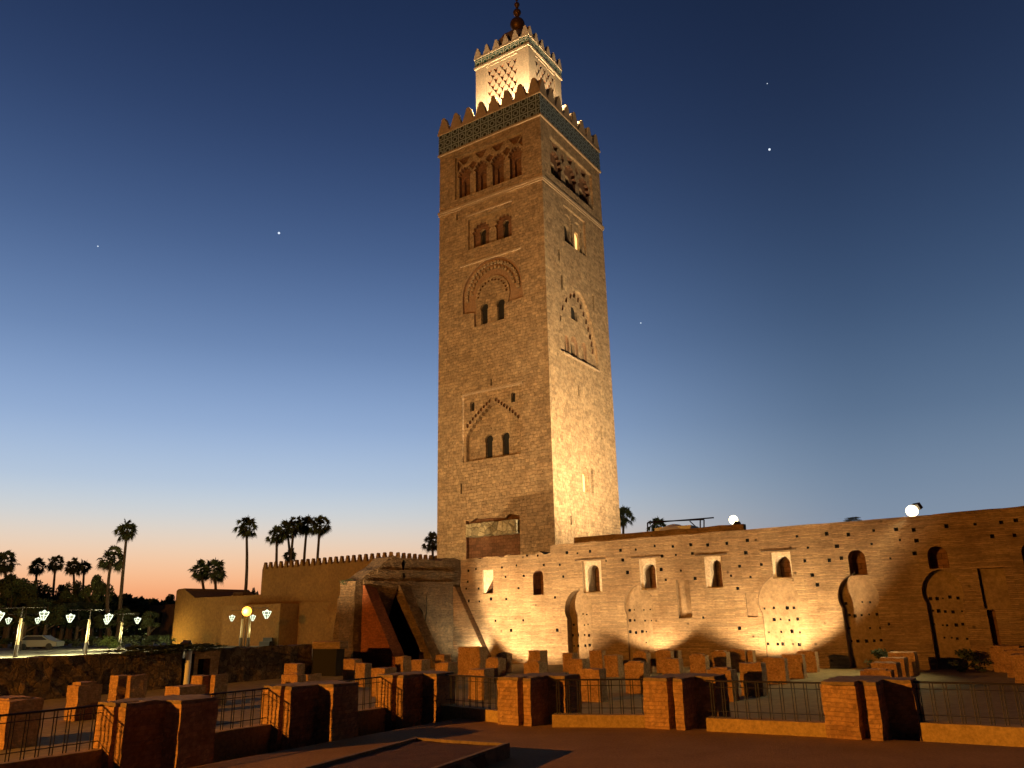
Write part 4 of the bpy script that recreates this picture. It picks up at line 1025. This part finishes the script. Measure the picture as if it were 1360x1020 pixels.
def palm(x, y, depth, label, lean=0., cr=1., group='fan palms against the dusk sky', basez=PZ, xb=None):
    top = atd(x, y, depth); b = atd(xb if xb else x, 850, depth); b.z = basez
    t = thing('palm_tree', label, 'palm tree', b, 0, group)
    bm = bmesh.new(); n = 8; prev = None; d = top-b; r_ = []
    for i in range(n+1):
        f_ = i/n; p = Vector((d.x*f_+math.sin(x*12.9)*.55*math.sin(f_*3.1)*lean, d.y*f_, d.z*f_)); rr_ = .26-.12*f_+(.1 if i == 0 else 0)
        r_.append((p, rr_))
    for (p, a), (q_, c_) in zip(r_, r_[1:]): tube(bm, p, q_, a, c_, 8, False)
    obj('trunk', bm, 'trunk', t, world=False)
    c = bpy.data.objects.new('crown', PCM[int(abs(x)) % 3]); C.objects.link(c); c.parent = t; c.location = top-b; c.scale = (cr*.86, cr*.86, cr*.92); c.rotation_euler = (0, 0, x)
    # skirt of dead fronds just under the crown
    rn_ = random.Random(int(x)); bm = bmesh.new()
    for i in range(60):
        a = rn_.uniform(0, 6.28); z0 = rn_.uniform(-.3, -.1)*cr; l = rn_.uniform(.5, 1.3)*cr; o = Vector((math.cos(a), math.sin(a), 0)); tt = Vector((-o.y, o.x, 0))*.07
        p0 = top-b+o*.12+Z*z0; p1 = top-b+o*rn_.uniform(.25, .5)*cr+Z*(z0-l)
        bm.faces.new([bm.verts.new(k_) for k_ in (p0-tt, p0+tt, p1)])
    obj('dead_fronds', bm, 'trunk', t, world=False)
    return t
P_ = [(169, 704, 95, 'tallest palm of the left pair, with a long leaning trunk', 1.15, 157), (148, 741, 95, 'shorter palm just left of the tall leaning palm', 1.25, 148), (266.5, 758, 98, 'left one of two short palms behind the annex', 1.15, 268), (285, 758, 98, 'right one of two short palms behind the annex', 1.25, 278),
      (327, 700, 98, 'lone tall palm behind the annex roof', 1.15, 318), (368, 711, 100, 'leftmost palm of the cluster behind the prayer hall', 1.05, 369), (381, 703, 104, 'second palm of the cluster behind the prayer hall', 1.1, 382), (391, 699, 100, 'middle palm of the cluster behind the prayer hall', 1.1, 391),
      (408, 698, 103, 'fourth palm of the cluster behind the prayer hall', 1.15, 408), (425, 699, 100, 'rightmost palm of the cluster behind the prayer hall', 1.15, 420), (385, 738, 110, 'short palm low between the cluster trunks', .9, 385),
      (575, 720, 105, 'palm half hidden at the left edge of the minaret', 1.15, 577), (828, 686, 105, 'palm half hidden at the right edge of the minaret', 1.2, 831), (873, 699, 100, 'palm top showing behind the metal roof frame', 1.0, 873),
      (5, 748, 105, 'palm at the extreme left edge above the dark trees', 1.4, 5), (50, 753, 120, 'palm rising from the dark trees, leftmost of four', 1.2, 51), (74, 749, 120, 'palm rising from the dark trees, second of four', 1.1, 71), (97, 752, 120, 'palm rising from the dark trees, third of four', 1.15, 92), (112, 753, 124, 'palm rising from the dark trees, fourth of four', 1.0, 111)]
for x, y, dep, lb, cr, xb in P_: palm(x, y, dep, lb, 1, cr, xb=xb)
def crown_mesh(seed, n=2600, sx_=1., sz_=1., leaf=.2, gaps=True):
    rnd = random.Random(seed); bm = bmesh.new(); cl = []
    for i in range(16):
        a = rnd.uniform(0, 6.28); r = rnd.random()**.5; z = rnd.uniform(-.6, 1.0)
        k_ = math.sqrt(max(.1, 1-z*z*.8)); cl.append((Vector((math.cos(a)*r*k_, math.sin(a)*r*k_, z)), rnd.uniform(.22, .45)))
    for i in range(n):
        c, r = rnd.choice(cl); d = Vector([rnd.gauss(0, 1) for _ in range(3)]).normalized()*r*rnd.random()**.4
        p = c+d; p = Vector((p.x*sx_, p.y*sx_, p.z*sz_))
        a = Vector([rnd.gauss(0, 1) for _ in range(3)]).normalized(); b = a.orthogonal().normalized(); s = leaf*rnd.uniform(.5, 1.2)
        bm.faces.new([bm.verts.new(p+q_) for q_ in (-a*s, b*s*.5, a*s, -b*s*.5)])
    bm.normal_update(); autouv(bm)
    me = bpy.data.meshes.new('tree_crown'); bm.to_mesh(me); bm.free(); return me
CM = [crown_mesh(s, 5200, 1, 1, .085) for s in (11, 12, 13, 14)]
for m_ in CM: m_.materials.append(MT['leaf'])
SM = [crown_mesh(s, 900, 1, .8, .12) for s in (21, 22)]
for m_ in SM: m_.materials.append(MT['leaf'])
BM_ = crown_mesh(31, 900, 1, .8, .12); BM_.materials.append(MT['bush'])
def tree(x, yt, w, depth, label, k=0, low=835):
    top = atd(x, yt, depth).z; b = atd(x, 850, depth); b.z = PZ; R_ = w/2/FPX*depth
    zc = (top + PZ+ .9)/2+.3; hh = (top-zc)/1.25
    t = thing('broadleaf_tree', label, 'tree', b, 0, 'dark trees beyond the plaza')
    bm = bmesh.new(); tube(bm, Vector((0, 0, 0)), Vector((.1, 0, zc-PZ)), .28, .14, 8)
    for i in range(5):
        a = i*1.3; tube(bm, Z*(zc-PZ)*(.5+.1*i), Vector((math.cos(a)*R_*.6, math.sin(a)*R_*.6, (zc-PZ)*(.8+.12*i))), .1, .03, 6)
    obj('trunk', bm, 'trunk', t, world=False)
    c = bpy.data.objects.new('crown', CM[k % 4]); C.objects.link(c); c.parent = t; c.location = (0, 0, zc-PZ); c.scale = (R_*.85, R_*.85, hh); c.rotation_euler = (0, 0, k*1.7)
trs = [(8, 770, 60, 96, 'at far left, in front of the tallest'), (58, 790, 60, 90, 'low, left of the middle lanterns'), (140, 794, 50, 105, 'between the feathery tree and the palms'), (80, 786, 50, 98, 'filling the gap under the third small palm'), (-8, 764, 60, 100, 'at the extreme left, tallest of the dark trees'), (20, 768, 46, 108, 'second from the left, leaning over the first'), (45, 772, 50, 112, 'under the first small palm'), (70, 778, 50, 118, 'under the second small palm'), (88, 772, 34, 104, 'in front of the third small palm'),
       (120, 757, 44, 100, 'feathery, tallest right of the small palms'), (132, 782, 40, 115, 'between the feathery tree and the palm pair'), (30, 795, 80, 90, 'low and wide at the left behind the lanterns'), (100, 800, 70, 95, 'low and wide at the middle behind the lanterns'), (155, 806, 56, 95, 'low, below the palm pair'), (180, 800, 36, 130, 'low, just right of the palm pair'), (215, 790, 40, 135, 'tree behind the arcaded building'), (196, 812, 34, 92, 'low, before the arcaded building'),
       (345, 776, 22, 110, 'small tree behind the annex near the prayer hall'), (334, 782, 16, 112, 'pale small tree behind the annex')]
for i, (x, y, w_, dep, lb) in enumerate(trs): tree(x, y, w_, dep, 'dark broadleaf tree '+lb if 'tree' not in lb else 'dark '+lb, i)
bm = bmesh.new(); rnd = random.Random(5)
for i in range(13000):
    x = rnd.uniform(-15, 235); dep = rnd.uniform(128, 140); top = 793 + 7*noise.noise(Vector((x*.06, 1, 0))) + 6*noise.noise(Vector((x*.25, 4, 0)))+ max(0, x-165)*.12
    f_ = rnd.random()**.7; p = atd(x, 850, dep); zt2 = atd(x, top, dep).z; p.z = PZ+(zt2-PZ)*f_
    a = Vector([rnd.gauss(0, 1) for _ in range(3)]).normalized(); b = a.orthogonal().normalized(); s_ = rnd.uniform(.2, .5)
    bm.faces.new([bm.verts.new(p+q_) for q_ in (-a*s_, b*s_*.6, a*s_, -b*s_*.6)])
o = obj('woodland', bm, 'leaf'); o['label'] = 'dark mass of distant trees closing the plaza'; o['category'] = 'woodland'; o['kind'] = 'stuff'
def shrub(x, y, w, h, depth, label, mesh, group=None, z=PZ, nm='shrub'):
    b = atd(x, 850, depth); b.z = z; R_ = w/2/FPX*depth; H = h/FPX*depth
    o = bpy.data.objects.new(nm, mesh); C.objects.link(o); o.location = (b.x, b.y, z+H*.5); o.scale = (R_, R_, H*.55); o.rotation_euler = (0, 0, x)
    tag(o, label, 'shrub', group); return o
shrub(145, 850, 22, 17, 76, 'bright yellow green shrub lit by a lamp, left of two', BM_, 'lit shrubs on the plaza')
shrub(155, 850, 16, 12, 75, 'bright yellow green shrub lit by a lamp, right of two', BM_, 'lit shrubs on the plaza')
hedge = [(10, 40), (60, 60), (118, 40), (150, 40), (178, 44), (205, 36), (222, 20)]
for i, (x, w_) in enumerate(hedge):
    shrub(x, 850, w_, 13, 86+i % 3, 'low dark hedge clump beyond the plaza, %s from the left' % words[i], SM[i % 2], 'hedge clumps beyond the plaza')
# creeping plants on the rubble wall, dark shrubs at the long wall foot
for i, (x, w_, lb) in enumerate(((192, 22, 'left end'), (212, 30, 'left half'), (240, 30, 'middle'), (270, 26, 'right half'))):
    s_ = rwall(x); p = RW0+v*s_; o = bpy.data.objects.new('creeper', SM[i % 2]); C.objects.link(o); o.location = (p.x-.3, p.y, .72); o.scale = (.9, 1.5, .22); o.rotation_euler = (0, 0, -AL)
    tag(o, 'low green creeping plant on top of the rubble wall, %s of the planted stretch' % lb, 'plant', 'creeping plants on the rubble wall')
for x, w_, lb in ((1170, 34, 'dark scrubby bush at the foot of the wall beside the fourth blind arch'), (1283, 30, 'dark bush at the foot of the wall right of the last blind arch')):
    p = onw(x, 1.3, FL); o = bpy.data.objects.new('shrub', SM[0]); C.objects.link(o); o.location = (p.x, p.y, FL+.4); o.scale = (.75, .75, .55); tag(o, lb, 'shrub')
p = R1+Z*3.75-u*.9-rn*.2; o = bpy.data.objects.new('shrub', SM[1]); C.objects.link(o); o.location = (p.x, p.y, 4.15); o.scale = (.55, .35, .22); tag(o, 'small wild shrub growing on the broken left end of the ruin', 'shrub')
p = WO+u*fw(1130, 692)[0]+v*.8; o = bpy.data.objects.new('shrub', SM[1]); C.objects.link(o); o.location = (p.x, p.y, WT+.15); o.scale = (.5, .3, .2); tag(o, 'tiny weeds growing on top of the long wall', 'plant')
# ================================================================== parked car
cb = atd(55, 850, 84); cb.z = PZ
t = thing('parked_car', 'pale parked hatchback with red tail lamps beyond the plaza', 'car', cb)
bm = bmesh.new()
pr = [(-2.0, .3), (2.0, .3), (2.05, .75), (1.2, .92), (.5, 1.38), (-1.2, 1.42), (-1.9, .95), (-2.05, .8)]
prism(bm, [cb+Vector((x, -.8, z)) for x, z in pr], Vector((0, 1.6, 0))); bmesh.ops.bevel(bm, geom=bm.edges[:], offset=.06, segments=2, affect='EDGES'); obj('body', bm, 'carpaint', t)
bm = bmesh.new(); prism(bm, [cb+Vector((x, -.812, z)) for x, z in [(1.05, .95), (.45, 1.3), (-1.1, 1.33), (-1.6, .97)]], Vector((0, .01, 0))); obj('side_window', bm, 'glass', t)
for x in (-1.3, 1.3):
    bm = bmesh.new(); c_ = cb+Vector((x, -.82, .32)); tube(bm, c_, c_+Vector((0, .2, 0)), .32, .32, 16); obj('wheel', bm, 'rubber', t)
for y_ in (-.818,):
    bm = bmesh.new(); cbox(bm, cb+Vector((-1.9, y_, .82)), .28, .03, .16); obj('tail_lamp', bm, 'tail', t)
# ================================================================== stars / planets
for x, y, r, lb in ((370.5, 309.5, 2.0, 'bright planet low in the blue sky left of the minaret'), (1022, 198.5, 2.0, 'bright planet high in the sky right of the minaret'), (851, 429, 1.1, 'faint star right of the minaret at mid height'), (130, 327, 1.1, 'faint star in the sky at far left'), (1019, 111, .8, 'very faint star high at the right')):
    p = E0+ray(x, y)*4000; bm = bmesh.new(); bmesh.ops.create_icosphere(bm, subdivisions=2, radius=r*4000/FPX*.75, matrix=Matrix.Translation(p)); tag(obj('star', bm, 'star'), lb, 'star')
